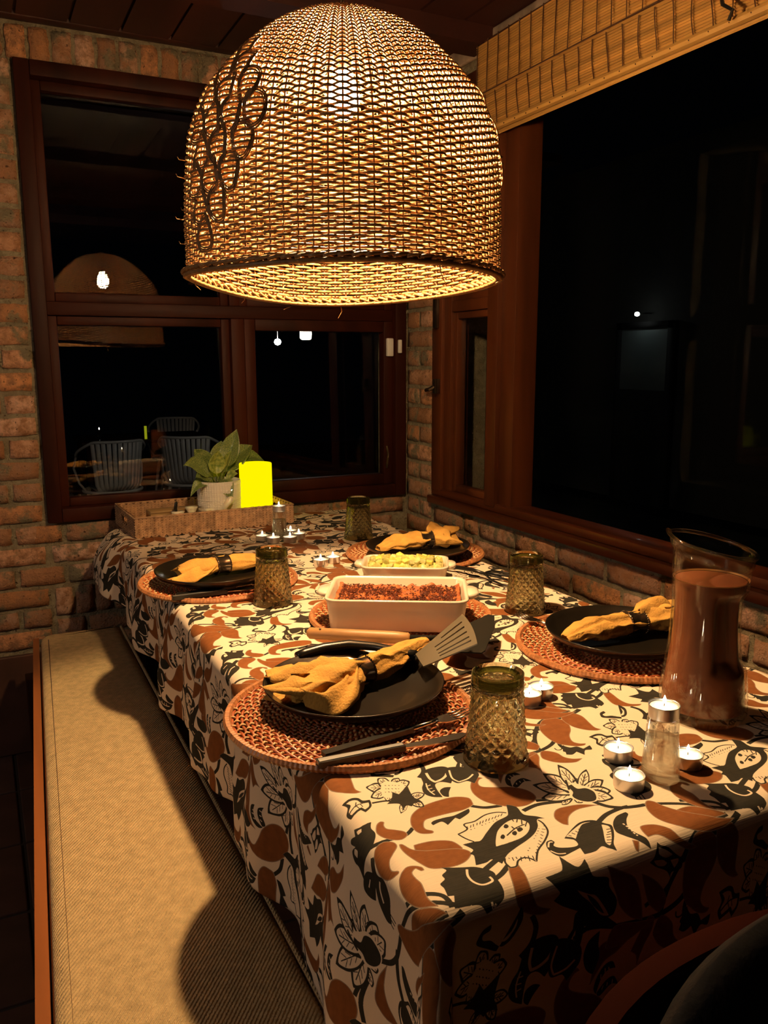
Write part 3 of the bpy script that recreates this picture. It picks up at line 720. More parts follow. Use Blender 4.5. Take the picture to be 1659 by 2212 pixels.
def course(wall, side, x0, x1, z, k, spans=None):
    x = x0 - (0 if k % 2 else .10)
    while x < x1 - .05:
        kind = 's' if (rb.random() < .72) else 'h'; Ln = .40 if kind == 's' else .19
        if x + Ln > x1 + .06: kind, Ln = 'h', .19
        if x + Ln > x1 + .08: break
        lay(wall, kind, x + Ln/2, z, side); x += Ln
z0 = -1.055
for k in range(-5, 28):
    z = z0 + k * .1325
    if z < 1.62:
        # the pier left of the window
        if k % 2: lay(wall_back, 's', .125, z, 'back'); lay(wall_back, 'h', -.175, z, 'back')
        else: lay(wall_back, 'h', .235, z, 'back'); lay(wall_back, 'h', .045, z, 'back'); lay(wall_back, 's', -.25, z, 'back')
for k in range(0, 5):
    z = z0 - k * .1325
    if k == 3:
        for i in range(6): lay(wall_back, 'v', .40 + i*.12, z - .04, 'back')
    elif k < 3: course(wall_back, 'back', .335, (2.78 if k < 3 else .95), z, k)
    elif k == 4: pass
for z in (-1.63, -1.76): course(wall_back, 'back', .335, .9, z - .03, 1)
for i in range(17): lay(wall_back, 'v', -.25 + i*.122, 1.745, 'back')
wb_ = MB().box(H(-1.6, WY-.09, 1.852), H(WX, WY, 1.90), None, .004).build('wall_plate', M['ceil'], ceiling_holder)
z = 1.5; k = 0
for k in range(-6, 20):
    z = z0 + k * .1325
    if z > 1.72: break
    if k % 2: lay(wall_right, 's', 5.2, z, 'right')
    else: lay(wall_right, 'h', 5.105, z, 'right'); lay(wall_right, 'h', 5.295, z, 'right')
for k in range(0, 5): course(wall_right, 'right', .9, 4.99, z0 - k*.1325 - .012, k)

# dark plinth under the brickwork, floor tiles, ceiling boards
tag(MB().box(H(-1.6, WY-.03, -2.442), H(WX, WY, -1.80), None, .004).build('baseboard_back', M['floor'], smooth=False), kind='structure')
floor = tag(MB().box((-1.4, -.6, -.08), (WX*S+.2, WY*S+.2, -.006)).build('floor', M['grout'], smooth=False), kind='structure')
tile = MB().box((-.147, -.147, -.008), (.147, .147, 0), None, .003).mesh('floor_tile', M['floor'], False)
for i in range(6):
    for j in range(10): put('floor_tile', tile, floor, (-1.05 + i*.305, -.05 + j*.305, rb.uniform(-.0015, 0)))
ceiling = tag(MB().add([H(-6.0, -1.2, 1.90), H(WX+.1, -1.2, 1.87), H(WX+.1, WY+.1, 1.87), H(-6.0, WY+.1, 1.90)], [(0, 1, 2, 3)]).build('ceiling', M['ceil'], smooth=False), kind='structure')
nb = 16
for i in range(nb):
    a, b = i / nb, (i + .94) / nb
    x0, x1 = -1.6 + a*4.5, -1.6 + b*4.5; zz = lambda x: 1.893 - (x + 1.6) / 4.53 * .025
    mb = MB(); vs = [H(x0, -1.2, zz(x0)), H(x1, -1.2, zz(x1)), H(x1, WY, zz(x1)), H(x0, WY, zz(x0))]
    d = Vector((-.002, 0, -.012)); mb.add(vs + [v + d for v in vs], [(0,1,2,3), (7,6,5,4), (0,4,5,1), (1,5,6,2), (2,6,7,3), (3,7,4,0)])
    mb.build('ceiling_board', M['ceil'], ceiling, smooth=False)
for y in (4.3, 2.9, 1.5, .2):
    mb = MB(); zz = lambda x: 1.88 - (x + 1.6) / 4.53 * .03
    vs = [H(-1.6, y, zz(-1.6)), H(WX, y, zz(WX)), H(WX, y+.2, zz(WX)), H(-1.6, y+.2, zz(-1.6))]
    mb.add(vs + [v + Vector((0, 0, -.055)) for v in vs], [(0,1,2,3), (7,6,5,4), (0,4,5,1), (1,5,6,2), (2,6,7,3), (3,7,4,0)])
    mb.build('ceiling_beam', M['ceil'], ceiling, smooth=False)

# ---- window in the back wall
def ring(mb, x0, x1, z0, z1, w, ya, yb, plane='y', bev=.004):
    if plane == 'y':
        for a, b in (((x0, ya, z0), (x0+w, yb, z1)), ((x1-w, ya, z0), (x1, yb, z1)), ((x0+w, ya, z0), (x1-w, yb, z0+w)), ((x0+w, ya, z1-w), (x1-w, yb, z1))): hbox(mb, a, b, bev)
    else:
        for a, b in (((ya, x0, z0), (yb, x0+w, z1)), ((ya, x1-w, z0), (yb, x1, z1)), ((ya, x0+w, z0), (yb, x1-w, z0+w)), ((ya, x0+w, z1-w), (yb, x1-w, z1))): hbox(mb, a, b, bev)
    return mb
win1 = empty('window_1', H(1.56, WY, -.98), kind='structure')
def wpart(name, mb, m, par, smooth=True):
    o = mb.build(name, M[m], None, smooth=True, auto=40); o.parent = par
    o.matrix_parent_inverse = Matrix.Translation(-par.location); return o
wpart('window_frame', ring(MB(), .335, 2.80, -.985, 1.655, .085, WY-.045, WY+.16), 'wood', win1)
wpart('transom', hbox(MB(), (.42, WY+.0, .262), (2.715, WY+.12, .342), .004), 'woodh', win1)
wpart('mullion', hbox(MB(), (1.53, WY-.01, -.9), (1.62, WY+.12, .262), .004), 'wood', win1)
wpart('mullion', hbox(MB(), (1.53, WY+.01, .342), (1.60, WY+.12, 1.57), .004), 'wood', win1)
wpart('sash', ring(MB(), .42, 1.53, .342, 1.57, .055, WY+.03, WY+.10), 'wood', win1)
wpart('sash', ring(MB(), 1.60, 2.715, .342, 1.57, .055, WY+.03, WY+.10), 'wood', win1)
wpart('sash', ring(MB(), .42, 1.53, -.90, .262, .055, WY+.03, WY+.10), 'wood', win1)
sr = wpart('sash', ring(MB(), 1.62, 2.715, -.90, .262, .075, WY-.005, WY+.08), 'wood', win1)
for x0, x1, a, b in ((.47, 1.48, .39, 1.52), (1.65, 2.66, .39, 1.52), (.47, 1.48, -.85, .21), (1.69, 2.645, -.83, .19)):
    q = [H(x0, WY+.055, a), H(x1, WY+.055, a), H(x1, WY+.055 + .0205*(b-a), b), H(x0, WY+.055 + .0205*(b-a), b)]   # the sashes lean out a little at the top
    wpart('pane', MB().add(q + [v + Vector((0, .004, 0)) for v in q], [(0,1,2,3), (7,6,5,4), (0,4,5,1), (1,5,6,2), (2,6,7,3), (3,7,4,0)]), 'glass', win1, False)
wpart('stay', MB().tube([H(2.655, WY-.02, -.62), H(2.66, WY-.035, -.68), H(2.655, WY-.02, -.78)], .004, 8), 'ring', win1)

# ---- window in the right wall: a narrow casement, a post, a wide opening
win2 = empty('window_2', H(WX, 3.0, -.98), kind='structure')
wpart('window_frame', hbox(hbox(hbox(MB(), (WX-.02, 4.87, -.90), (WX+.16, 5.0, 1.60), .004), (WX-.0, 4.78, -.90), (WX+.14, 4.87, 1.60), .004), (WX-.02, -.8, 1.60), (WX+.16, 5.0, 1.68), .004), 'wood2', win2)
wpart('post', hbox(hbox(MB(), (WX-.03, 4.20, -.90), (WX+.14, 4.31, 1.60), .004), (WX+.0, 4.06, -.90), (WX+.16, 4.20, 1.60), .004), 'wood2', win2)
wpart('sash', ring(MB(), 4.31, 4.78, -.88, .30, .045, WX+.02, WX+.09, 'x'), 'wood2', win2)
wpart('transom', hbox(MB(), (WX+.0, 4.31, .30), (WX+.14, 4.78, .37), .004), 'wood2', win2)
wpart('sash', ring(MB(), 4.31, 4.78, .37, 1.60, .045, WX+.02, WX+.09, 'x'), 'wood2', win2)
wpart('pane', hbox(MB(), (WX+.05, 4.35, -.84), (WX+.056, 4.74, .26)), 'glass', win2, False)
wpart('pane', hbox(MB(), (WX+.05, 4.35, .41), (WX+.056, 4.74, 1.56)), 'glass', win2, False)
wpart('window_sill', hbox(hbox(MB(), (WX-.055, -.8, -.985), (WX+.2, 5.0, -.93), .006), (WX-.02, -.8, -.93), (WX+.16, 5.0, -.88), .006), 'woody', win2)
wpart('latch', hbox(MB().tube([H(WX-.05, 4.90, -.18), H(WX-.07, 4.93, -.20), H(WX-.06, 5.0, -.21)], .008, 8), (WX-.06, 4.88, -.23), (WX-.02, 4.92, -.13), .003), 'ring', win2)
wpart('hinge', hbox(MB(), (WX-.05, 4.90, .20), (WX-.02, 4.94, .42), .003), 'ring', win2)
# outer glazing of the verandah beyond the opening
win3 = empty('window_3', H(4.2, 1.8, -2.442), kind='structure')
wpart('pane', hbox(MB(), (4.2, -.6, -2.2), (4.208, 5.55, 2.2)), 'glass', win3, False)
wpart('window_frame', hbox(hbox(MB(), (4.17, -.7, -2.442), (4.25, 5.65, -2.2), .004), (4.17, -.7, 2.2), (4.25, 5.65, 2.3), .004), 'wood', win3)

# ---- contact sensor on the window
def small_box(name, a, b, m, **k):
    o = hbox(MB(), a, b, .003).build(name, M[m], smooth=True, auto=50); return tag(o, **k)
small_box('contact_sensor', (2.655, WY-.035, .020), (2.705, WY-.006, .145), 'white', label='white plastic contact sensor, the wider piece on the window sash', cat='sensor')
small_box('sensor_magnet', (2.728, WY-.075, .042), (2.752, WY-.046, .135), 'white', label='narrow white magnet strip on the window frame beside the sensor', cat='sensor')

# ---- rolled bamboo blind
bl = empty('bamboo_blind', H(WX-.06, 2.0, 1.75), label='folded bamboo roman blind hanging at the top of the right window', cat='blind')
def bpart(name, mb, m, par, smooth=True):
    o = mb.build(name, M[m], None, smooth=smooth, auto=35); o.parent = par
    o.matrix_parent_inverse = par.matrix_basis.inverted() if False else Matrix.Translation(-par.location); return o
def reed_panel(x, za, zb, n, lean=0.0):
    vs = []; fs = []; ys = [4.36, 3.6, 2.8, 2.0, 1.0, 0, -.7]; m = len(ys)
    for i in range(n * 2 + 1):
        t = i / (n * 2); z = za + (zb - za) * t
        for y in ys:
            xx = x + lean * t - (.0075 if i % 2 else 0) + .004 * math.sin(y * 3)
            vs.append(H(xx, y, z + .004 * math.sin(y * 2.1)))
    for i in range(n * 2):
        for j in range(m - 1): a = i*m + j; fs.append((a, a+1, a+m+1, a+m))
    k = len(vs); vs += [v + Vector((.004, 0, 0)) for v in vs]
    fs += [tuple(k + q for q in reversed(f)) for f in fs]
    return MB().add(vs, fs)
tag(bpart('upper_reeds', reed_panel(WX-.10, 1.745, 1.475, 22, .012), 'reed', bl, False), kind='stuff')
tag(bpart('lower_reeds', reed_panel(WX-.075, 1.50, 1.285, 18, .01), 'reed', bl, False), kind='stuff')
bpart('bottom_fold', MB().tube([H(WX-.08, y, 1.278 + .003*math.sin(y*2)) for y in np.linspace(4.36, -.7, 30)], .010, 8, flat=1.3), 'reed', bl)
bpart('hem_lath', MB().tube([H(WX-.06, y, 1.258) for y in np.linspace(4.36, -.7, 12)], .006, 6, flat=.6), 'reed', bl)
bpart('head_rail', hbox(MB(), (WX-.09, -.7, 1.725), (WX-.04, 4.36, 1.765), .003), 'woody', bl)
for i in range(26):
    y = 4.33 - i * .102
    bpart('string', MB().tube([H(WX-.115, y + .004*math.sin(i+z*9), z) for z in np.linspace(1.75, 1.475, 5)] , .0016, 4), 'string', bl)
    y2 = y - .045
    bpart('string', MB().tube([H(WX-.089 + .01*t, y2 + .004*math.sin(i*2+t*5) - .012*t*t, 1.475 - .185*t) for t in np.linspace(0, 1, 6)] + [H(WX-.105, y2-.014, 1.272)], .0016, 4), 'string', bl)
bpart('fold_seam', MB().tube([H(WX-.115, y, 1.477) for y in np.linspace(4.36, -.7, 12)], .0018, 4), 'string', bl)
bpart('pull_cord', MB().tube([H(WX-.13, 2.62, 1.72), H(WX-.135, 2.60, 1.5), H(WX-.14, 2.54, 1.33), H(WX-.13, 2.50, 1.30), H(WX-.125, 2.52, 1.27)], .004, 6), 'black', bl)

# ================================================================== OUTSIDE
patio = tag(MB().box((-3, WY*S+.25, -.32), (7.5, 14, -.21)).build('patio_floor', M['patio'], smooth=False), kind='structure')
tag(MB().box((WX*S+.25, -3, -.12), (7.5, WY*S+.25, -.02)).build('verandah_floor', M['patio'], smooth=False), kind='structure')
# slatted patio chairs
def slat_chair(name, loc, rz, label):
    t = empty(name, loc, rz, label=label, cat='chair', group='slatted patio chairs')
    # local: faces +y (towards the patio table), back at -y
    def shell(a, h):  # a: angle round the tub from -1.9 to 1.9 (0 = middle of the back)
        r = .235 + .05 * h; return Vector((r * math.sin(a), -r * math.cos(a) * .95 + .02, .43 + h * .40))
    rim = [shell(a, 1.0 - .30 * max(0, abs(a) - .75)) for a in np.linspace(-1.85, 1.85, 36)]
    MB().tube(rim, .012, 8).build('arm_rim', M['chair_grey'], t)
    for i in range(11):
        a = (i - 5) * .155
        pts = [shell(a, h) for h in (.98, .7, .4, .12)] + [Vector((.19 * a, -.15, .425)), Vector((.17 * a, .0, .42)), Vector((.165 * a, .2, .43))]
        MB().tube(pts, .019, 6, flat=.3, ref=[0, 1, .2] if False else None).build('slat', M['chair_grey'], t) if False else MB().add(*ribbon(pts, .033, .008)).build('slat', M['chair_grey'], t)
    MB().tube([Vector((.235*math.cos(a), .225*math.sin(a)+.0, .415)) for a in np.linspace(0, 2*math.pi, 28)[:-1]], .013, 8, closed=True).build('seat_rim', M['chair_grey'], t)
    for sx in (-1, 1):
        MB().tube([shell(sx*1.85, .67), Vector((sx*.285, .08, .60)), Vector((sx*.26, .03, .48)), Vector((sx*.22, 0, .42))], .010, 8).build('arm_support', M['chair_grey'], t)
        for sy in (-1, 1):
            MB().tube([(sx*.15, sy*.15, .42), (sx*.20, sy*.22, .0)], [.017, .013], 8).build('leg', M['chair_grey'], t)
    return t
def ribbon(pts, wd, th):
    n = len(pts); vs = []; fs = []
    for i, p in enumerate(pts):
        d = (pts[min(i+1, n-1)] - pts[max(i-1, 0)]).normalized()
        sd = Vector((1, 0, 0)) if abs(p.x) < .03 else Vector((math.cos(p.x*2.5), math.sin(p.x*2.5), 0)); sd = (sd - d * sd.dot(d)).normalized(); nn = d.cross(sd)
        for a, b in ((-1, -1), (1, -1), (1, 1), (-1, 1)): vs.append(p + sd * a * wd / 2 + nn * b * th / 2)
    for i in range(n-1):
        for j in range(4): k = (j+1) % 4; fs.append((i*4+j, i*4+k, i*4+4+k, i*4+4+j))
    fs += [(3, 2, 1, 0), tuple((n-1)*4 + j for j in range(4))]
    return vs, fs
slat_chair('patio_chair', (.97, 7.15, -.21), math.radians(10), 'grey slatted tub chair on the patio, seen from behind at the left of the window')
slat_chair('patio_chair', (1.66, 7.25, -.21), math.radians(-28), 'grey slatted tub chair on the patio behind the potted plant, turned to its side')
slat_chair('patio_chair', (.42, 7.95, -.21), math.radians(-80), 'grey slatted patio chair cut off by the left frame of the window')
slat_chair('patio_chair', (1.95, 9.3, -.21), math.radians(160), 'faint grey patio chair on the far side of the patio table')
pt = empty('patio_table', (1.42, 8.25, -.21), label='dark patio table between the grey slatted chairs outside', cat='table')
MB().box((-.6, -.42, .72), (.6, .42, .75), None, .006).build('tabletop', M['wood'], pt)
for sx in (-1, 1):
    for sy in (-1, 1): MB().box((sx*.53-.03, sy*.36-.03, 0), (sx*.53+.03, sy*.36+.03, .72)).build('leg', M['wood'], pt)
o = MB().lathe([(0, 0), (.012, 0), (.012, .12), (0, .12)], 16).build('lantern_tube', emit('dim_yellow', (.75, .8, .02), .35), None, True, (1.40, 7.93, .541))
tag(o, 'thin yellow glowing tube on the patio table between the two grey chairs', 'lamp')
pc = empty('patio_candle', (.99, 7.95, .541), label='tiny white candle light on the patio table above the left chair', cat='candle')
MB().lathe([(0, 0), (.02, 0), (.02, .10), (0, .10)], 16).build('glass_stand', M['clear'], pc)
MB().lathe([(0, 0), (.006, .006), (.005, .014), (0, .024)], 10).build('flame', emit('far_flame', (1, .92, .8), 6), pc, loc=(0, 0, .10))
# lanterns hanging over the patio
pl = empty('patio_lantern', (2.279, 6.0, 1.415), label='small ribbed glass lantern shining in the dark beyond the back window', cat='lamp')
MB().lathe([(.03, 0), (.055, .01), (.06, .07), (.03, .09)], 16).build('lantern_glass', M['clear'], pl)
MB().lathe([(0, .01), (.03, .02), (.03, .06), (0, .07)], 12).build('lantern_bulb', emit('lantern_white', (1, .93, .72), 30), pl)
MB().tube([(0, 0, .09), (0, 0, 1.2)], .003, 5).build('cord', M['black'], pl)
o = empty('patio_globe', (1.850, 5.4, 1.385), label='round white globe lamp glowing low in the right half of the back window', cat='lamp')
MB().lathe([(0, -.022), (.016, -.016), (.024, 0), (.016, .016), (0, .022)], 14).build('globe', emit('globe_white', (1, .95, .85), 170), o)
MB().tube([(0, 0, .02), (0, 0, 1.3)], .003, 5).build('cord', M['black'], o)
tag(MB().box((-1, 5.2, 2.68), (4, 8.5, 2.74)).build('porch_roof', M['ceil'], smooth=False), kind='structure')
# pale door with its lamp, added outside in place of a reflected lit doorway
gd = empty('reflected_door', (5.24, 5.56, 0), label='dim pale door panel added beyond the dark right opening in place of a reflected doorway', cat='door')
MB().box((-.02, -.28, 1.0), (.02, .28, 1.52), None, .004).build('door_glass_panel', mat('pale_door', (.16, .19, .19), .6), gd)
MB().box((-.025, -.28, .0), (.025, .28, 1.0), None, .004).build('door_leaf', M['blackpad'], gd)  # lower half made black, the fading of the light put into its colour
MB().box((-.03, -.34, 0), (.03, -.28, 1.58)).build('door_jamb', M['blackpad'], gd); MB().box((-.03, .28, 0), (.03, .34, 1.58)).build('door_jamb', M['blackpad'], gd)
MB().box((-.03, -.34, 1.52), (.03, .34, 1.58)).build('door_head', M['blackpad'], gd)
gp = empty('reflected_lamp', (5.10, 5.53, 1.64), label='small white lamp added above the pale door in place of a reflected light', cat='lamp')  # added lamp, stands in for a light reflected from the room
MB().lathe([(0, -.02), (.018, -.012), (.022, 0), (.016, .014), (0, .018)], 12).build('globe', emit('reflected_white', (.9, 1, .95), 14), gp)
MB().tube([(0, 0, 0), (.1, 0, .01), (.16, 0, .01)], .006, 6).build('bracket', M['black'], gp)
tag(MB().box((5.28, 4.2, 0), (5.4, 7.4, 3.0)).build('wall_outer', mat('outer_wall', (.03, .028, .025), .95), smooth=False), kind='structure')

# ================================================================== PENDANT LAMP
LX, LY = 1.151 * S, 2.646 * S
PROF = [(.262, .512), (.33, .508), (.42, .510), (.55, .505), (.70, .490), (.78, .463), (.84, .433), (.90, .384), (.955, .334), (1.00, .285), (1.04, .235), (1.07, .182), (1.09, .125), (1.10, .07), (1.103, .03)]
pz = np.array([p[0] for p in PROF]); pr = np.array([p[1] for p in PROF])
_t = np.concatenate([[0], np.cumsum(np.hypot(np.diff(pz), np.diff(pr)))]); TL = _t[-1]
_ts = np.linspace(0, TL, 400)
def _sm(a):
    b = np.interp(_ts, _t, a)
    for _ in range(14): b[1:-1] = (b[:-2] + b[1:-1] * 2 + b[2:]) / 4
    return b
_rz, _rr = _sm(.262 + (pz - .262) * .962), _sm(pr)
def lp(t): return np.interp(t, _ts, _rr), np.interp(t, _ts, _rz)
def lnorm(t):
    a, b = lp(t - .01), lp(t + .01); d = np.array([b[0] - a[0], b[1] - a[1]]); d /= np.linalg.norm(d) + 1e-9
    return d[1], -d[0]           # outward normal (radial, z)
lamp = empty('pendant_lamp', (LX, LY, CAMZ + 1.071*S), label='large domed woven wicker pendant lamp glowing over the table', cat='lamp')
lz0 = 1.071
NST = 76; PITCH = .0104
AFAR = math.atan2(LY, LX)
def sag(phi, t):      # the far side of the rim hangs a little lower, the near one is pulled up
    c = math.cos(phi - AFAR); e = max(0, 1 - t / .45)
    return e * (-.046 * max(0, c) ** 1.4 + .006 * max(0, -c) ** 2 + .004 * math.sin(3 * phi))
def LP(phi, t, off=0.0, dz=0.0):
    r, z = lp(t); nr, nz_ = lnorm(t); ph = phi + .02 * math.sin(3 * phi) * 0
    r2 = r + nr * off; z2 = z + nz_ * off + dz
    r2 *= 1 + .006 * math.sin(2 * phi + 1) + .004 * math.sin(5 * phi)
    z2 += sag(phi, t)
    return (r2 * math.cos(ph) * S, r2 * math.sin(ph) * S, (z2 - lz0) * S)
weave = MB(); rw = random.Random(5)
nrow = int((TL - .03) / PITCH)
K = 4; NPH = NST * K
phs = np.arange(NPH) * 2 * math.pi / NPH
AZC = math.radians(203)   # azimuth of the loop ornament
for q in range(nrow):
    t = .016 + q * PITCH; r, z = lp(t); nr, nz_ = lnorm(t)
    amp = .0085 * min(1, r / .30 + .15)
    wob = [rw.uniform(-1, 1) for _ in range(40)]
    jit = np.interp(phs, np.linspace(0, 2*math.pi, 40), wob) * .0016
    sg = np.cos(NST / 2 * phs + (math.pi if q % 2 else 0)); sg = np.sign(sg) * np.abs(sg) ** .8
    tt = t + jit
    rr_, zz_ = np.interp(tt, _ts, _rr), np.interp(tt, _ts, _rz)
    rr2 = (rr_ + nr * amp * sg) * (1 + .006 * np.sin(2 * phs + 1) + .004 * np.sin(5 * phs))
    zz2 = zz_ + nz_ * amp * sg + np.array([sag(a, t) for a in phs])
    P = np.stack([rr2 * np.cos(phs) * S, rr2 * np.sin(phs) * S, (zz2 - lz0) * S], 1)
    ref = np.stack([nr * np.cos(phs), nr * np.sin(phs), np.full(NPH, nz_)], 1)
    # strand is flat: thin across the wall, tall along it
    hgt = .0044 * S * (rw.uniform(.92, 1.12)); tk = .0020 * S
    if r < .16: hgt *= .85
    weave.tube(P, tk, 5, True, flat=hgt / tk, ref=ref)
o = weave.build('weave', M['wicker'], lamp); tag(o, kind='stuff')
st = MB()
for k in range(NST):
    phi = (k) * 2 * math.pi / NST
    top = TL - .02 if k % 2 == 0 else TL - .12
    st.tube([LP(phi, t) for t in np.linspace(.005, top, 22)], .0016, 5)
tag(st.build('stakes', M['wicker_dark'], lamp), kind='stuff')
# braided rim
rim = MB(); nb_ = 84
for k in range(nb_):
    phi = k * 2 * math.pi / nb_; pts = []
    for u in np.linspace(0, 1, 7):
        a = phi + u * .235; pts.append(LP(a, .010 + .018 * math.sin(u * math.pi) - .022 * u, .013 * math.cos(u * math.pi * 1.0) + .006))
    rim.tube(pts, .0031, 5)
    pts = [LP(phi - u * .16, .020 - .03 * u, -.012 + .02 * u) for u in np.linspace(0, 1, 5)]
    rim.tube(pts, .0026, 5)
rim.tube([LP(a, .0, .010) for a in np.linspace(0, 2*math.pi, 121)[:-1]], .0040, 6, True)
rim.tube([LP(a, .0, -.004) for a in np.linspace(0, 2*math.pi, 121)[:-1]], .0028, 6, True)
tag(rim.build('braided_rim', M['wicker'], lamp), kind='stuff')
# crown cap and cord
MB().lathe([(0, .012), (.012, .010), (.022, .002), (.030, -.004), (.022, -.008), (0, -.008)], 24).build('crown_cap', M['wicker_dark'], lamp)
MB().tube([(0, 0, .01), (0, 0, .412)], .0032, 6).build('cord', M['black'], lamp)
MB().lathe([(0, .0), (.018, .0), (.020, -.035), (.019, -.055), (0, -.055)], 20).build('lamp_holder', M['black'], lamp)
zb = (.833 - lz0) * S
bulb = MB().lathe([(0, -.034), (.012, -.032), (.024, -.020), (.0285, -.002), (.026, .014), (.017, .032), (.0125, .045), (.0125, .062), (0, .062)], 24).build('bulb', emit('bulb_glow', BULB_COL, BULB_POWER), lamp, loc=(0, 0, zb))
MB().lathe([(.0135, .044), (.0145, .046), (.0145, .07), (.010, .078), (0, .078)], 20).build('bulb_cap', M['ring'], lamp, loc=(0, 0, zb))
# strands left hanging from the rim, woven loop ornaments
fz = MB()
for phi, ln in ((4.6, .012), (4.85, .03), (1.2, .028), (1.6, .014), (2.0, .014), (5.6, .01), (2.6, .015)):
    a = LP(phi, 0, .01); fz.tube([a, (a[0]+.004, a[1]+.002, a[2]-ln*.5), (a[0]+.012*math.sin(phi*3), a[1], a[2]-ln)], [.0012, .0009, .0005], 4)
for phi in (2.75, 2.9, 3.0, 2.85, 2.68):
    t = .1 + .35 * abs(math.sin(phi*40)); a = LP(phi, t, .01); b = LP(phi, t+.01, .035); fz.tube([a, LP(phi+.01, t, .03), b], [.0008, .0006, .0003], 4)
tag(fz.build('loose_fibre', M['wicker'], lamp), kind='stuff')
def ornament(az, tc, sc, pat, name='loop_ornament'):
    hold = None
    for (dx, dt, ww, hh) in pat:
        mb = MB(); phi0 = az + dx * sc; tt0 = tc + dt * sc
        for k in range(3):
            g = 1 - k * .12; pts = []
            for a in np.linspace(0, 2*math.pi, 29)[:-1]:
                x = math.cos(a); y = math.sin(a)
                x = math.copysign(abs(x) ** .8, x)
                pts.append(LP(phi0 + x * ww * g * sc, tt0 + y * hh * g * sc, .013 + .006 * math.cos(a * 2 + dx * 9)))
            mb.tube(pts, .0014, 5, True)
        o = mb.build('loop', M['wicker'], lamp)
        mb = MB()
        for k in range(4):
            y = (-.42 + k * .28) * hh; pts = [LP(phi0 + x * ww * 1.15 * sc, tt0 + (y * 1.0) * sc, .006 + .013 * math.cos(x * 1.5)) for x in np.linspace(-.8, .8, 9)]
            mb.tube(pts, .0019, 5, flat=1.3)
        mb.build('band', M['wicker'], lamp)
pat = []
for j, (cols, dt) in enumerate((((0,), .31), ((-.5, .5), .23), ((-1, 0, 1), .15), ((-1.5, -.5, .5, 1.5), .07), ((-1, 0, 1), -.01), ((-1.5, -.5, .5), -.09), ((-1, 0), -.17), ((-.9,), -.25))):
    for c in cols: pat.append((c * .175 + .012 * math.sin(j * 3 + c), dt, .080, .058))
ornament(math.radians(203), .36, 1.0, pat)
ornament(math.radians(330), .52, .8, [(0, .1, .08, .08), (.02, -.06, .07, .07), (.12, .0, .07, .06), (-.05, -.2, .05, .09)])

# ---- the lamp of the next room (outside the frame, to the left)
sl = empty('side_room_lamp', SIDE_LAMP, label='plain lamp in the next room, left of the bench, its opaque conical shade added to cut off upward light', cat='lamp')
MB().lathe([(.02, .16), (.05, .15), (.10, .08), (.145, .012), (.148, .012), (.104, .083), (.05, .156), (.02, .166)], 32, close=False).build('cutoff_shade', M['black'], sl)  # unseen shade, added to keep this lamp's light off the upper wall
MB().tube([(0, 0, .16), (0, 0, .535)], .004, 6).build('cord', M['black'], sl)

# ================================================================== BENCH
def round_poly(pts, rad, n=5):
    out = []; k = len(pts)
    for i in range(k):
        p, a, b = Vector(pts[i]), Vector(pts[i-1]), Vector(pts[(i+1) % k]); r = rad[i] if isinstance(rad, (list, tuple)) else rad
        if r <= 0: out.append(tuple(p)); continue
        u, v = (a - p).normalized(), (b - p).normalized(); s, e = p + u * r, p + v * r
        for j in range(n + 1): t = j / n; out.append(tuple((1-t)**2 * s + 2*t*(1-t) * p + t*t * e))
    return out
bench = empty('bench', H(.35, 3, -2.442), label='long bench with tan twill cushion and wooden edge along the left of the table', cat='bench')
def bp(name, mb, m, smooth=False, auto=35):
    o = mb.build(name, m, None, smooth=True, auto=auto); o.parent = bench; o.matrix_parent_inverse = Matrix.Translation(-bench.location); return o
fab = mat('tan_twill', (.66, .46, .23), .95, var=.14, scale=60)
nt = fab.node_tree; N = nt.nodes; L = nt.links; tc = N.new('ShaderNodeTexCoord'); mp = N.new('ShaderNodeMapping'); mp.inputs['Rotation'].default_value = (0, 0, math.radians(38))
wv = N.new('ShaderNodeTexWave'); wv.inputs['Scale'].default_value = 62; wv.inputs['Distortion'].default_value = 1.6; wv.inputs['Detail'].default_value = 3; wv.inputs['Detail Scale'].default_value = 6
nz1 = N.new('ShaderNodeTexNoise'); nz1.inputs['Scale'].default_value = 330; nz1.inputs['Detail'].default_value = 3
ad = N.new('ShaderNodeMath'); ad.operation = 'ADD'
bp1 = N.new('ShaderNodeBump'); bp1.inputs['Strength'].default_value = 1.0; bp1.inputs['Distance'].default_value = .0022
L.new(tc.outputs['Object'], mp.inputs[0]); L.new(mp.outputs[0], wv.inputs['Vector']); L.new(tc.outputs['Object'], nz1.inputs['Vector'])
L.new(wv.outputs['Fac'], ad.inputs[0]); L.new(nz1.outputs[0], ad.inputs[1]); L.new(ad.outputs[0], bp1.inputs['Height']); L.new(bp1.outputs[0], N['Principled BSDF'].inputs['Normal'])
def cushion(poly, z0, z1, e):
    c = Vector((sum(p[0] for p in poly) / len(poly), sum(p[1] for p in poly) / len(poly)))
    def off(d):
        out = []; k = len(poly)
        for i in range(k):
            p, a, b = Vector(poly[i]), Vector(poly[i-1]), Vector(poly[(i+1) % k])
            t = ((b - p).normalized() + (p - a).normalized()).normalized(); nrm = Vector((-t.y, t.x)); out.append(p + nrm * d)
        return out
    mb = MB(); k = len(poly); lev = [(z0, 0), (z1 - e, 0), (z1 - e*.45, e*.18), (z1 - e*.1, e*.6), (z1, e*1.4)]
    vs = []
    for z, d in lev:
        for p in off(d): vs.append((p.x, p.y, z))
    fs = []
    for l in range(len(lev)-1):
        for i in range(k): j = (i+1) % k; fs.append((l*k+i, l*k+j, (l+1)*k+j, (l+1)*k+i))
    fs.append(tuple((len(lev)-1)*k + i for i in range(k))); fs.append(tuple(range(k-1, -1, -1)))
    return mb.add(vs, fs)
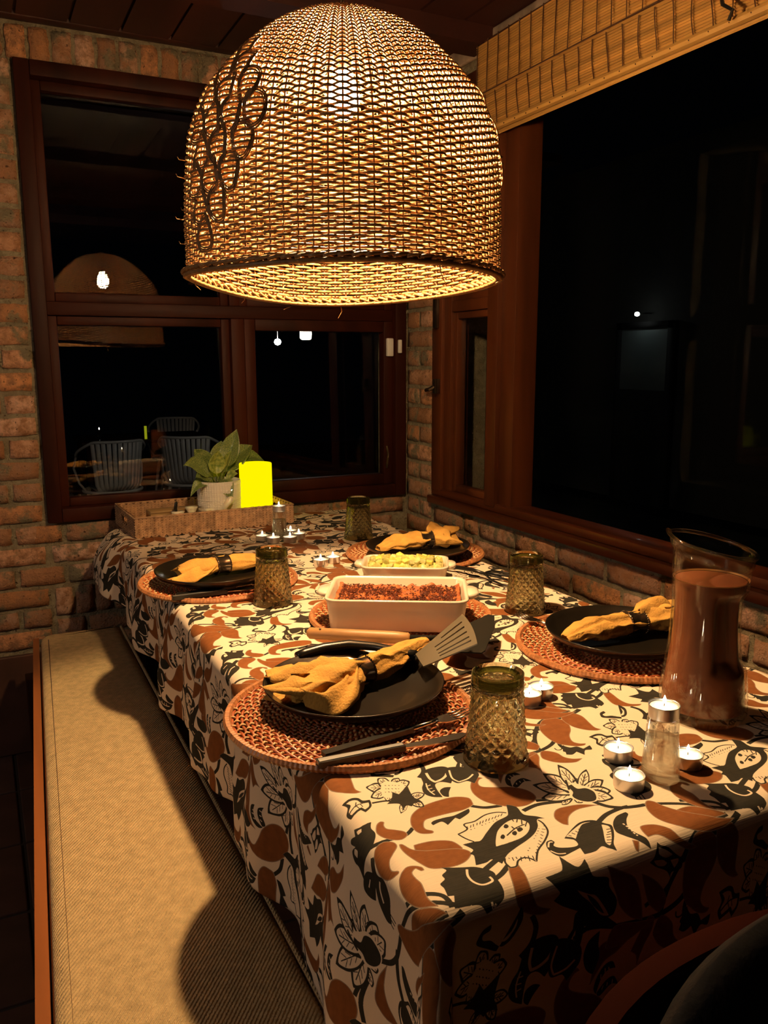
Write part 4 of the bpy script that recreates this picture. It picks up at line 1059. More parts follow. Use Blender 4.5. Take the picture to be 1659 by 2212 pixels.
# counter-clockwise outline
bl_ = [(-.055, .2), (.645, .2), (.672, 5.02), (.222, 5.02)]
cp = round_poly([(x*S, y*S) for x, y in bl_], [0, 0, .02, .045])
bp('seat_cushion', cushion(cp, CAMZ - 1.66*S, CAMZ - 1.57*S, .022), fab, auto=60)
bp('piping', MB().tube([(x*S + .002, y*S, CAMZ - 1.585*S) for x, y in [(.645, .25), (.651, 1.5), (.66, 3), (.672, 5.0)]], .0045, 8), fab)
bp('seam', MB().tube([((-.055 + (.277) * ((y - .2) / 4.82) + .045)*S, y*S, CAMZ - 1.5725*S) for y in np.linspace(.25, 4.9, 12)], .0014, 4), M['string'])
bp('edge_board', MB().prism([((x)*S, y*S) for x, y in [(-.098, .2), (-.060, .2), (.216, 5.02), (.184, 5.02)]], CAMZ - 1.70*S, CAMZ - 1.592*S), M['trimwood'])
bp('seat_board', MB().prism([((x)*S, y*S) for x, y in [(-.05, .2), (.64, .2), (.67, 5.02), (.22, 5.02)]], CAMZ - 1.72*S, CAMZ - 1.662*S), M['wood'])
for y in (.5, 2.6, 4.7):
    bp('bench_support', MB().box(H(.12 if y > 2 else .02, y, -2.442), H(.58, y+.12, -1.722), None, .003), M['wood'])

# ================================================================== TABLE AND CLOTH
TX0, TX1, TY0, TY1 = .66, 2.25, 1.16, 5.12
tb = empty('dining_table', H(1.45, 3.1, -2.442), label='long dining table hidden under the floral cloth', cat='table')
def tpart(name, mb, m):
    o = mb.build(name, m, None, smooth=True, auto=40); o.parent = tb; o.matrix_parent_inverse = Matrix.Translation(-tb.location)
tpart('tabletop', MB().box(H(TX0+.02, TY0+.02, -1.075), H(TX1-.02, TY1-.02, -1.012), None, .004), M['wood'])
for x in (TX0+.12, TX1-.24):
    for y in (TY0+.15, TY1-.3): tpart('leg', MB().box(H(x, y, -2.442), H(x+.12, y+.12, -1.076), None, .003), M['wood'])

# printed pattern: outlines drawn in millimetres on one repeat of the cloth, rasterised into a tile
V1 = np.array([.400*.52/.55*1000, .006*.52/.55*1000]); V2 = np.array([.018*.52/.55*1000, .326*.52/.55*1000])
INV = np.linalg.inv(np.array([V1, V2]).T)
TW, TH = 1500, 1224
def catmull(P, closed, n=5):
    P = np.array(P, float); k = len(P); out = []
    rng = range(k) if closed else range(k-1)
    for i in rng:
        if closed: p0, p1, p2, p3 = P[i-1], P[i], P[(i+1) % k], P[(i+2) % k]
        else: p0, p1, p2, p3 = P[max(i-1, 0)], P[i], P[i+1], P[min(i+2, k-1)]
        c = np.dot(p1-p0, p2-p1) / (np.linalg.norm(p1-p0) * np.linalg.norm(p2-p1) + 1e-9)
        c2 = np.dot(p2-p1, p3-p2) / (np.linalg.norm(p2-p1) * np.linalg.norm(p3-p2) + 1e-9)
        m1 = (p2 - p0) * .5 * (1 if c > .15 else .15); m2 = (p3 - p1) * .5 * (1 if c2 > .15 else .15)
        for t in np.arange(n) / n:
            t2, t3 = t*t, t*t*t
            out.append((2*t3-3*t2+1)*p1 + (t3-2*t2+t)*m1 + (-2*t3+3*t2)*p2 + (t3-t2)*m2)
    if not closed: out.append(P[-1])
    return np.array(out)
def raster(img, poly, val):
    """scanline fill, wrapped on the repeat"""
    q = (INV @ poly.T).T; X = q[:, 0] * TW; Y = q[:, 1] * TH
    y0, y1 = int(math.floor(Y.min())), int(math.ceil(Y.max())); X2 = np.roll(X, -1); Y2 = np.roll(Y, -1)
    for y in range(y0, y1 + 1):
        yc = y + .5; m = (Y <= yc) != (Y2 <= yc)
        if not m.any(): continue
        xs = np.sort(X[m] + (yc - Y[m]) / (Y2[m] - Y[m]) * (X2[m] - X[m]))
        for a, b in zip(xs[::2], xs[1::2]):
            ia, ib = int(round(a)), int(round(b))
            if ib > ia: img[y % TH, np.arange(ia, ib) % TW] = val
def strip(pts, wd):
    P = catmull(pts, False, 5) if len(pts) > 2 else np.array(pts, float)
    T = np.gradient(P, axis=0); T /= np.linalg.norm(T, axis=1)[:, None] + 1e-9; Nn = np.stack([-T[:, 1], T[:, 0]], 1) * wd / 2
    return np.concatenate([P + Nn, (P - Nn)[::-1]])
CODE = {'W': 0, 'B': 1, 'K': 2, 'D': 3}
img = np.zeros((TH, TW), np.uint8)
for mt_ in MOTIFS:
    if mt_[0] == 'p':
        pl_ = catmull(mt_[2], True, 5)
        if mt_[1] == 'B':
            raster(img, pl_, 3); c = pl_.mean(0); d = pl_ - np.roll(pl_, 1, 0); nn = np.stack([-d[:, 1], d[:, 0]], 1); nn /= np.linalg.norm(nn, axis=1)[:, None] + 1e-9
            area = .5 * np.sum(pl_[:, 0] * np.roll(pl_[:, 1], -1) - np.roll(pl_[:, 0], -1) * pl_[:, 1])
            raster(img, pl_ + nn * (1.0 if area > 0 else -1.0), 1)
        else: raster(img, pl_, CODE[mt_[1]])
    else: raster(img, strip(mt_[2], mt_[3] * (1.5 if mt_[3] >= 3.4 else 1.15)), CODE[mt_[1]])
pal = np.array([[1, 0, 0], [0, 1, 0], [0, 0, 1], [0, .55, .45]], np.float32)   # masks: ground, brown, black
rgb = pal[img]
rgb = (rgb + np.roll(rgb, 1, 0) + np.roll(rgb, 1, 1) + np.roll(np.roll(rgb, 1, 0), 1, 1)) / 4
im = bpy.data.images.new('cloth_print', TW, TH, alpha=False, float_buffer=False); im.colorspace_settings.name = 'Non-Color'
px = np.ones((TH, TW, 4), np.float32); px[..., :3] = rgb; im.pixels.foreach_set(px.ravel()); im.update(); im.pack()
cm = bpy.data.materials.new('printed_cotton'); cm.use_nodes = True; nt = cm.node_tree; N = nt.nodes; L = nt.links; p = N['Principled BSDF']; p.inputs['Roughness'].default_value = .9; p.inputs['Specular IOR Level'].default_value = .25
uvn = N.new('ShaderNodeUVMap'); it = N.new('ShaderNodeTexImage'); it.image = im; it.extension = 'REPEAT'; it.interpolation = 'Linear'; L.new(uvn.outputs[0], it.inputs[0])
sp = N.new('ShaderNodeSeparateColor'); L.new(it.outputs[0], sp.inputs[0])
nzb = N.new('ShaderNodeTexNoise'); nzb.inputs['Scale'].default_value = 30; nzb.inputs['Detail'].default_value = 6; L.new(uvn.outputs[0], nzb.inputs['Vector'])
b1 = N.new('ShaderNodeMix'); b1.data_type = 'RGBA'; b1.inputs[6].default_value = (.150, .046, .010, 1); b1.inputs[7].default_value = (.285, .098, .024, 1); L.new(nzb.outputs[0], b1.inputs[0])
b2 = N.new('ShaderNodeMix'); b2.data_type = 'RGBA'; b2.inputs[6].default_value = (.014, .012, .009, 1); b2.inputs[7].default_value = (.034, .029, .020, 1); L.new(nzb.outputs[0], b2.inputs[0])
m1 = N.new('ShaderNodeMix'); m1.data_type = 'RGBA'; m1.inputs[6].default_value = (.80, .635, .47, 1); L.new(sp.outputs[1], m1.inputs[0]); L.new(b1.outputs[2], m1.inputs[7])
m2 = N.new('ShaderNodeMix'); m2.data_type = 'RGBA'; L.new(sp.outputs[2], m2.inputs[0]); L.new(m1.outputs[2], m2.inputs[6]); L.new(b2.outputs[2], m2.inputs[7]); L.new(m2.outputs[2], p.inputs['Base Color'])
mpw = N.new('ShaderNodeMapping'); mpw.inputs['Scale'].default_value = (5, 70, 1); L.new(uvn.outputs[0], mpw.inputs[0])
nzw = N.new('ShaderNodeTexNoise'); nzw.inputs['Scale'].default_value = 2.2; nzw.inputs['Detail'].default_value = 5; L.new(mpw.outputs[0], nzw.inputs['Vector'])
bw = N.new('ShaderNodeBump'); bw.inputs['Strength'].default_value = .35; bw.inputs['Distance'].default_value = .0012; L.new(nzw.outputs[0], bw.inputs['Height']); L.new(bw.outputs[0], p.inputs['Normal'])

HEM = [(0.0, .60), (1.15, .56), (1.7, .53), (2.0, .49), (2.3, .46), (2.64, .44), (3.4, .41), (4.4, .34), (4.8, .25), (5.2, .16), (5.6, .12)]
def cloth_point(u, v):
    R0 = .045
    dx = max(0, TX0 + R0 - u) ; dy = max(0, TY0 + R0 - v); dX = max(0, u - (TX1 - R0)); dY = max(0, v - (TY1 - R0))
    ddx, ddy = (dx if dx > 0 else dX), (dy if dy > 0 else dY)
    d = math.hypot(ddx, ddy)
    lo = .0012 * math.sin(u * 9 + v * 4) * math.sin(v * 7 - u * 3)
    if d < 1e-9: return (u, v, -1.0 + lo * 1)
    sx = -1 if dx > 0 else (1 if dX > 0 else 0); sy = -1 if dy > 0 else (1 if dY > 0 else 0)
    ux, uy = ddx / d * sx, ddy / d * sy
    bx = TX0 + R0 if dx > 0 else (TX1 - R0 if dX > 0 else u); by = TY0 + R0 if dy > 0 else (TY1 - R0 if dY > 0 else v)
    arc = R0 * math.pi / 2
    if d < arc: a = d / R0; out = R0 * math.sin(a); drop = R0 * (1 - math.cos(a))
    else: out = R0; drop = R0 + d - arc
    # folds grow with the drop
    if dx > 0 and sy == 0: s = v; ph = 9.5 * v + .8 * math.sin(v * 2.3)
    elif dy > 0 and sx == 0: s = u; ph = 6.0 * u
    elif dY > 0 and sx == 0: s = u; ph = 8 * u
    elif dX > 0 and sy == 0: s = v; ph = 9 * v
    else: ph = 9.5 * TY0 * (1 if sy < 0 else 0) + math.atan2(abs(uy), abs(ux)) * 3.0 + (3 if sy > 0 else 0)
    g = min(1, max(0, drop - .03) / .28)
    amp = (.020 if dy > 0 and sx == 0 else .034)
    wave = amp * g * (math.sin(ph) + .45 * math.sin(ph * 2.3 + 1)) + .018 * g
    if v > 4.3 and dx > 0: wave += .10 * min(1, (v - 4.3) / .5) * math.sin(min(1, drop / .22) * math.pi * .6) * .9
    if sx != 0 and sy < 0: wave += .05 * g * math.sin(2 * math.atan2(abs(uy), abs(ux)))
    out += wave
    return (bx + ux * out, by + uy * out, -1.0 - drop + lo)
us = sorted(set([round(x, 4) for x in list(np.linspace(TX0 - .85, TX0 - .05, 46)) + list(np.linspace(TX0 - .05, TX0 + .06, 10)) + list(np.linspace(TX0 + .06, TX1 - .06, 60)) + list(np.linspace(TX1 - .06, TX1 + .22, 16))]))
vs_ = sorted(set([round(x, 4) for x in list(np.linspace(TY0 - .72, TY0 - .05, 34)) + list(np.linspace(TY0 - .05, TY0 + .06, 10)) + list(np.linspace(TY0 + .06, TY1 - .06, 210)) + list(np.linspace(TY1 - .06, TY1 + .12, 14))]))
idx = {}; verts = []; uv = []
def hem_at(v): return float(np.interp(v, [h[0] for h in HEM], [h[1] for h in HEM]))
for i, u in enumerate(us):
    for j, v in enumerate(vs_):
        uu = u; 
        if u < TX0:   # squeeze columns so that the lowest row follows the hem
            k = (TX0 - u) / .85; uu = TX0 - k * (hem_at(v) + .02)
        idx[i, j] = len(verts); verts.append(H(*cloth_point(uu, v)))
        q = INV @ (np.array([uu, v]) * S * 1000); uv.append((q[0], q[1]))
fs = [(idx[i, j], idx[i+1, j], idx[i+1, j+1], idx[i, j+1]) for i in range(len(us)-1) for j in range(len(vs_)-1)]
me = bpy.data.meshes.new('tablecloth'); me.from_pydata(verts, [], fs); me.materials.append(cm)
ul = me.uv_layers.new(name='UVMap'); li = np.zeros(len(me.loops), np.int32); me.loops.foreach_get('vertex_index', li)
ul.data.foreach_set('uv', np.array(uv, np.float32)[li].ravel()); me.polygons.foreach_set('use_smooth', [True] * len(me.polygons)); me.update()
tcl = put('tablecloth', me); tag(tcl, 'cream tablecloth printed with brown and black flowers and paisley leaves, draped over the table', 'tablecloth')
sm = tcl.modifiers.new('thick', 'SOLIDIFY'); sm.thickness = .0008; sm.offset = -1

# near chair pushed against the end of the table
ch = empty('dining_chair', (.595, .42, 0), math.radians(2), label='dark dining chair with black padded back at the near end of the table', cat='chair')
MB().box((-.225, -.26, .41), (.225, .10, .455), None, .018).build('seat', M['blackpad'], ch, auto=60)
for x in (-.21, .21):
    MB().tube([(x, -.22, 0), (x, -.22, .42)], [.015, .019], 8).build('leg', M['wood'], ch)
    MB().tube([(x, .07, 0), (x, .075, .45), (x, .08, .66)], [.015, .02, .016], 8).build('leg', M['wood'], ch)
back = MB(); n = 18; vs = []; fs = []
for i in range(n + 1):
    x = -.225 + .45 * i / n; top = .715 - .09 * (abs(x) / .225) ** 4; yy = .085 - .04 * (x / .225) ** 2
    vs += [(x, yy - .012, .47), (x, yy + .012, .47), (x, yy + .012, top), (x, yy - .012, top)]
for i in range(n):
    for j in range(4): k = (j + 1) % 4; fs.append((i*4+j, i*4+k, i*4+4+k, i*4+4+j))
fs += [(3, 2, 1, 0), (n*4, n*4+1, n*4+2, n*4+3)]
back.add(vs, fs).build('back_panel', mat('very_dark_wood', (.030, .005, .002), .8, spec=.05), ch, auto=40)
pad = MB(); vs = []; fs = []; n = 16; m_ = 12
for i in range(n + 1):
    for j in range(m_):
        a = j / m_ * 2 * math.pi; tt = i / n * 2 - 1; e = math.sqrt(max(0, 1 - abs(tt) ** 3.2))
        x = .05 + tt * .21; vs.append((x, .045 + .035 * e * math.cos(a) - .03 * tt * tt, .62 + .135 * e * math.sin(a) + .02 * tt))
for i in range(n):
    for j in range(m_): k = (j+1) % m_; fs.append((i*m_+j, i*m_+k, (i+1)*m_+k, (i+1)*m_+j))
pad.add(vs, fs).build('back_pad', M['blackpad'], ch)

# ================================================================== PLACEMATS
TZ = .7505
def make_mat(loc, rz, label):
    t = empty('placemat', loc, rz, label=label, cat='placemat', group='round red rattan placemats')
    R = .178; wv_ = MB(); ns = 72; per = 3; rows = 26; pit = (R - .008) / rows
    for q in range(rows):
        r = .010 + q * pit; nsp = ns if r > .075 else (36 if r > .035 else 18); n = nsp * per
        ph = np.arange(n) * 2 * math.pi / n
        sg = np.cos(nsp / 2 * ph + (math.pi if q % 2 else 0)); rr = r + .0006 * np.sin(ph * 5 + q)
        P = np.stack([rr * np.cos(ph), rr * np.sin(ph), .0045 + .0015 * sg + .0002 * np.sin(ph * 7 + q * 2)], 1)
        wv_.tube(P, pit * .30, 5, True, flat=1.0 / 1.0 * 1.25)
    tag(wv_.build('coils', M['rattan'], t), kind='stuff')
    sp_ = MB()
    for k in range(ns):
        a = 2 * math.pi * k / ns; r0 = .075 if k % 2 else (.035 if k % 4 else .012)
        n = max(4, int((R - r0) / pit) * 2); pts = []
        for i in range(n + 1):
            r = r0 + (R - r0) * i / n; q = (r - .010) / pit
            z = .0045 - .0021 * math.cos(math.pi * q) * (1 if k % 2 == 0 else -1)
            pts.append((r * math.cos(a), r * math.sin(a), z))
        sp_.tube(pts, .0019, 4, flat=1.5)
    tag(sp_.build('spokes', M['rattan_light'], t), kind='stuff')
    rm = MB(); n = 330; c = 6; vs = []
    for i in range(n):
        a = 2 * math.pi * i / n; rr = .0058 + (.0007 if i % 2 else -.0002)
        for j in range(c):
            b = 2 * math.pi * j / c; vs.append(((R + .003 + rr * math.cos(b)) * math.cos(a), (R + .003 + rr * math.cos(b)) * math.sin(a), .0062 + rr * math.sin(b) * .95))
    fs = [(i*c + j, i*c + (j+1) % c, ((i+1) % n)*c + (j+1) % c, ((i+1) % n)*c + j) for i in range(n) for j in range(c)]
    rm.add(vs, fs).build('wrapped_rim', M['rattan_rim'], t, smooth=False)
    # dark underlay seen between the coils
    MB().lathe([(0, .0005), (R, .0005), (R, .0015), (0, .0015)], 48).build('backing', M['string'], t)
    return t
M['rattan_rim'] = mat('rim_rattan', (.42, .17, .065), .42, var=.35, scale=140, coat=.2)
near_mat = make_mat((.463, 1.061, TZ), .2, 'round rattan placemat under the nearest place setting')
dup(near_mat, (.484, 1.884, TZ), 1.1, 'round rattan placemat under the far left place setting, by the tray')
dup(near_mat, (1.022, 1.113, TZ), 2.0, 'round rattan placemat half hidden behind the pitcher of brown drink')
dup(near_mat, (1.033, 1.922, TZ), 2.9, 'round rattan placemat under the farthest right plate, beside the brick wall')
dup(near_mat, (.744, 1.446, TZ), 3.7, 'round rattan mat under the large baking dish')

# ================================================================== PLATES
def make_plate(loc, label):
    o = MB().lathe([(0, .004), (.070, .004), (.078, .0), (.084, .0), (.086, .005), (.110, .010), (.130, .020), (.1365, .0285), (.1375, .031), (.1355, .031), (.128, .0235), (.108, .0145), (.088, .0105), (0, .0095)], 96).build('dinner_plate', M['plate'], None, True, loc)
    return tag(o, label, 'plate', 'black dinner plates')
PZ = TZ + .010
p1 = make_plate((.482, 1.092, PZ), 'black dinner plate at the nearest setting, holding a folded mustard napkin')
def cp_(o, loc, label):
    c = o.copy(); COL.objects.link(c); c.location = loc; c['label'] = label; return c
cp_(p1, (.470, 1.866, PZ), 'black dinner plate at the far left setting, beside the tray')
cp_(p1, (1.018, 1.100, PZ), 'black dinner plate partly hidden behind the pitcher')
cp_(p1, (1.016, 1.876, PZ), 'black dinner plate farthest right, next to the brick corner')

# ================================================================== NAPKINS
def make_napkin(path, widths, heights, seed, label, fan_end=0):
    """path: world points along the roll; fold ridges run lengthwise, open layers at the fan end"""
    rd = random.Random(seed); P = catmull(path, False, 9); k = len(P); n = 46; vs = []
    T = np.gradient(P, axis=0); T /= np.linalg.norm(T, axis=1)[:, None]
    s = np.linspace(0, 1, k); W_ = np.interp(s, [w[0] for w in widths], [w[1] for w in widths]); Hh = np.interp(s, [w[0] for w in heights], [w[1] for w in heights])
    ph = [rd.uniform(0, 6.28) for _ in range(6)]
    zmin = P[:, 2].copy()
    for i in range(k):
        side = np.array([-T[i][1], T[i][0], 0]); side /= np.linalg.norm(side)
        fl = max(0, (W_[i] / min(W_)) - 1)
        for j in range(n):
            a = 2 * math.pi * j / n
            fold = (.07 * math.sin(3 * a + ph[0] + 2.0 * s[i]) + .07 * math.sin(6 * a + ph[1] - 2.5 * s[i]) + .045 * math.sin(11 * a + ph[2] + 3 * s[i])) * min(1.2, .5 + .6 * fl)
            rr = 1 + fold
            end = 0
            if i in (0, k - 1): end = .0
            x = W_[i] * math.cos(a) * rr; z = Hh[i] * math.sin(a) * rr
            nz = noise.noise(Vector((P[i][0] * 42 + math.cos(a) * 1.3, P[i][1] * 42 + math.sin(a) * 1.3, seed)))
            x += nz * .003 * (1 + .5*fl); z += nz * .005 * (.6 + .6*fl)
            z = max(z, -Hh[i] * .95)
            lx = (.010 * math.sin(3 * a + ph[3]) * fl) * (1 if i < k / 2 else -1) if i in (0, 1, 2, k-3, k-2, k-1) else 0
            vs.append(tuple(P[i] + side * x + np.array([T[i][0], T[i][1], 0]) * lx + np.array([0, 0, z])))
    fs = [(i*n + j, i*n + (j+1) % n, (i+1)*n + (j+1) % n, (i+1)*n + j) for i in range(k-1) for j in range(n)]
    for e, sgn in ((0, 1), (k-1, -1)):       # tucked-in ends with layered folds
        c0 = P[e]; o = len(vs); side = np.array([-T[e][1], T[e][0], 0])
        for q, f in enumerate((.8, .45)):
            for j in range(n):
                v = np.array(vs[e*n + j]); vs.append(tuple(c0 + (v - c0) * f + T[e] * sgn * (.006 + .012 * q + .004 * math.sin(j * .9))))
        base = e * n
        for j in range(n):
            jj = (j+1) % n; fs.append((base + j, base + jj, o + jj, o + j)); fs.append((o + j, o + jj, o + n + jj, o + n + j))
        fs.append(tuple(o + n + j for j in range(n)))
    mb = MB().add(vs, fs)
    me = mb.mesh('napkin', M['napkin'], True); clean(me)
    o = put('napkin', me); tag(o, label, 'napkin', 'mustard napkins in rings')
    # loose folded flap of the cloth at the fan end
    return o
NZ = PZ + .012
def flap(parent, pts_a, pts_b, seed):
    A = catmull(pts_a, False, 6); B = catmull(pts_b, False, 6); n = 10; vs = []
    for i in range(len(A)):
        for j in range(n + 1):
            t = j / n; p = A[i] * (1-t) + B[i] * t
            z = .006 * math.sin(t * 7 + i * .35 + seed) + .010 * math.sin(t * math.pi) + .004 * noise.noise(Vector((p[0]*60, p[1]*60, seed)))
            vs.append((p[0], p[1], p[2] + z))
    fs = [(i*(n+1)+j, i*(n+1)+j+1, (i+1)*(n+1)+j+1, (i+1)*(n+1)+j) for i in range(len(A)-1) for j in range(n)]
    o = MB().add(vs, fs).build('loose_fold', M['napkin'], parent); mo = o.modifiers.new('t', 'SOLIDIFY'); mo.thickness = .0018
    return o
def ring_at(c, d, r, label, rl=.034):
    """napkin ring round the roll at c, axis along d"""
    ang = math.atan2(d[1], d[0]); t = empty('napkin_ring', c, ang, label=label, cat='napkin ring', group='dark metal napkin rings')
    m = Matrix.Rotation(math.pi / 2, 4, 'Y')
    L_ = rl; prof = [(r, -L_/2), (r*1.12, -L_/2), (r*1.10, -L_*.38), (r*1.03, -L_*.15), (r*1.02, 0), (r*1.03, L_*.15), (r*1.10, L_*.38), (r*1.12, L_/2), (r, L_/2), (r*.94, 0), (r, -L_/2)]
    mb = MB().lathe(prof, 40, close=False); mb.v = [tuple(m @ Vector(v)) for v in mb.v]
    mb.v = [(x, y, z * .86) for x, y, z in mb.v]
    mb.build('band', M['ring'], t)
    for e in (-1, 1):
        bd = MB(); 
        for k in range(34):
            a = 2*math.pi*k/34; c_ = (e * L_ * .46, r*1.13*math.cos(a), r*1.13*math.sin(a)*.86)
            bd.lathe([(0, -.0018), (.0015, -.0009), (.0015, .0009), (0, .0018)], 6, c_)
        bd.build('beaded_edge', M['ring'], t)
    return t
n1 = make_napkin([(.378, 1.112, NZ+.020), (.425, 1.098, NZ+.021), (.470, 1.100, NZ+.022), (.500, 1.108, NZ+.022), (.545, 1.122, NZ+.024), (.598, 1.140, NZ+.028), (.640, 1.150, NZ+.034)],
  [(0, .038), (.16, .050), (.32, .044), (.46, .021), (.52, .020), (.64, .024), (.85, .018), (1, .009)], [(0, .016), (.2, .022), (.38, .021), (.5, .0175), (.65, .019), (.85, .015), (1, .009)], 3,
  'mustard linen napkin fanned open to the left on the nearest plate')
flap(n1, [(.365, 1.165, NZ+.020), (.41, 1.170, NZ+.026), (.455, 1.148, NZ+.028), (.485, 1.118, NZ+.034)], [(.362, 1.130, NZ+.016), (.395, 1.105, NZ+.026), (.435, 1.095, NZ+.034), (.48, 1.10, NZ+.036)], 1)
flap(n1, [(.375, 1.09, NZ+.024), (.405, 1.05, NZ+.022), (.445, 1.055, NZ+.030), (.482, 1.09, NZ+.038)], [(.392, 1.055, NZ+.004), (.425, 1.015, NZ+.000), (.462, 1.03, NZ+.010), (.49, 1.085, NZ+.018)], 4)
ring_at((.497, 1.107, NZ + .022), (.045, .010), .0225, 'dark metal napkin ring with beaded edges on the nearest plate')
n2 = make_napkin([(.382, 1.858, NZ+.018), (.42, 1.864, NZ+.022), (.46, 1.870, NZ+.022), (.49, 1.874, NZ+.022), (.53, 1.880, NZ+.022), (.575, 1.890, NZ+.020)],
  [(0, .030), (.25, .036), (.50, .022), (.6, .020), (.8, .030), (1, .034)], [(0, .010), (.25, .020), (.5, .0175), (.62, .0175), (.8, .019), (1, .014)], 8,
  'mustard napkin on the far left plate, its frayed pointed end toward the bench')
flap(n2, [(.352, 1.838, NZ+.006), (.40, 1.842, NZ+.020), (.44, 1.852, NZ+.028), (.475, 1.868, NZ+.036)], [(.36, 1.80, NZ+.002), (.41, 1.815, NZ+.008), (.45, 1.83, NZ+.014), (.478, 1.856, NZ+.02)], 2)
ring_at((.488, 1.874, NZ + .022), (.04, .007), .0225, 'dark metal napkin ring with two round studs on the far left plate')
n3 = make_napkin([(.905, 1.888, NZ+.014), (.95, 1.898, NZ+.020), (1.0, 1.900, NZ+.022), (1.05, 1.896, NZ+.022), (1.085, 1.888, NZ+.026), (1.12, 1.876, NZ+.026)],
  [(0, .010), (.25, .028), (.5, .028), (.65, .020), (.72, .020), (.88, .038), (1, .034)], [(0, .006), (.25, .018), (.5, .020), (.65, .0175), (.72, .018), (.9, .026), (1, .016)], 12,
  'mustard napkin with pointed left end on the plate beside the brick corner')
flap(n3, [(1.055, 1.905, NZ+.040), (1.085, 1.93, NZ+.058), (1.115, 1.925, NZ+.048)], [(1.055, 1.88, NZ+.03), (1.10, 1.87, NZ+.03), (1.14, 1.855, NZ+.014)], 6)
ring_at((1.052, 1.896, NZ + .022), (.05, -.008), .0225, 'dark metal napkin ring on the plate beside the brick corner')
n4 = make_napkin([(.893, 1.108, NZ+.014), (.94, 1.112, NZ+.020), (.99, 1.110, NZ+.022), (1.045, 1.104, NZ+.022), (1.085, 1.098, NZ+.026), (1.13, 1.090, NZ+.028)],
  [(0, .010), (.25, .027), (.5, .026), (.62, .020), (.7, .020), (.88, .036), (1, .032)], [(0, .006), (.25, .017), (.5, .020), (.62, .0175), (.7, .018), (.9, .026), (1, .02)], 17,
  'mustard napkin with pointed left end on the plate behind the pitcher')
flap(n4, [(1.055, 1.115, NZ+.040), (1.09, 1.135, NZ+.055), (1.13, 1.13, NZ+.050)], [(1.055, 1.09, NZ+.03), (1.10, 1.07, NZ+.03), (1.145, 1.06, NZ+.02)], 9)
ring_at((1.048, 1.104, NZ + .022), (.05, -.008), .0225, 'dark metal napkin ring on the plate behind the pitcher')

# ================================================================== CUTLERY
def frame2(a, b):
    a, b = Vector(a), Vector(b); d = (b - a); L_ = d.length; x = d.normalized(); y = Vector((0, 0, 1)).cross(x).normalized(); z = x.cross(y)
    return Matrix(((x.x, y.x, z.x, a.x), (x.y, y.y, z.y, a.y), (x.z, y.z, z.z, a.z), (0, 0, 0, 1))), L_
def knife(a, b, label, grp='table knives'):
    m, L_ = frame2(a, b); t = empty('table_knife', label=label, cat='knife', group=grp); t.matrix_world = m
    h = L_ * .56
    MB().prism([(0, -.0065), (.01, -.0075), (h, -.006), (h, .006), (.01, .0075), (0, .0065)], -.004, .004).build('handle', M['black'], t, auto=30)
    MB().prism([(.002, -.0045), (h-.002, -.0035), (h-.002, .0035), (.002, .0045)], .004, .0047).build('handle_inlay', M['alu'], t, auto=30)
    MB().prism([(h, -.0045), (h+.015, -.006), (h+.03, -.010), (L_*.92, -.0095), (L_, .0), (L_*.97, .0065), (h, .0045)], -.0009, .0009).build('blade', M['steel'], t, auto=30)
    return t
def fork(a, b, label, grp='table forks'):
    m, L_ = frame2(a, b); t = empty('table_fork', label=label, cat='fork', group=grp); t.matrix_world = m
    h = L_ * .58
    MB().prism([(0, -.006), (.01, -.0065), (h, -.0045), (h, .0045), (.01, .0065), (0, .006)], -.0035, .0035).build('handle', M['black'], t, auto=30)
    MB().tube([(h, 0, 0), (L_*.70, 0, .001), (L_*.76, 0, .002)], [.004, .003, .004], 8, flat=1).build('neck', M['steel'], t)
    MB().prism([(L_*.75, -.004), (L_*.80, -.011), (L_*.87, -.012), (L_*.87, .012), (L_*.80, .011), (L_*.75, .004)], .0, .0018).build('fork_head', M['steel'], t, auto=30)
    for k in range(4):
        y = (k - 1.5) * .0068; MB().tube([(L_*.86, y, .001), (L_*.93, y, .002), (L_, y, .005)], [.0017, .0016, .0009], 6).build('tine', M['steel'], t)
    return t
CZ = TZ + .0135
knife((.352, .915, CZ), (.566, .899, CZ + .002), 'steel table knife with dark handle at the near edge of the nearest placemat')
fork((.368, .934, CZ), (.606, .958, CZ + .002), 'steel table fork lying between the nearest plate and its knife')
knife((.345, 1.748, CZ), (.560, 1.742, CZ + .002), 'table knife on the far left placemat, nearest to its rim')
fork((.357, 1.766, CZ), (.585, 1.772, CZ + .002), 'table fork on the far left placemat, tucked beside the plate')
fork((.995, 1.11, CZ - .0), (.932, 1.305, CZ + .003), 'table fork whose head pokes out beyond the placemat behind the pitcher')

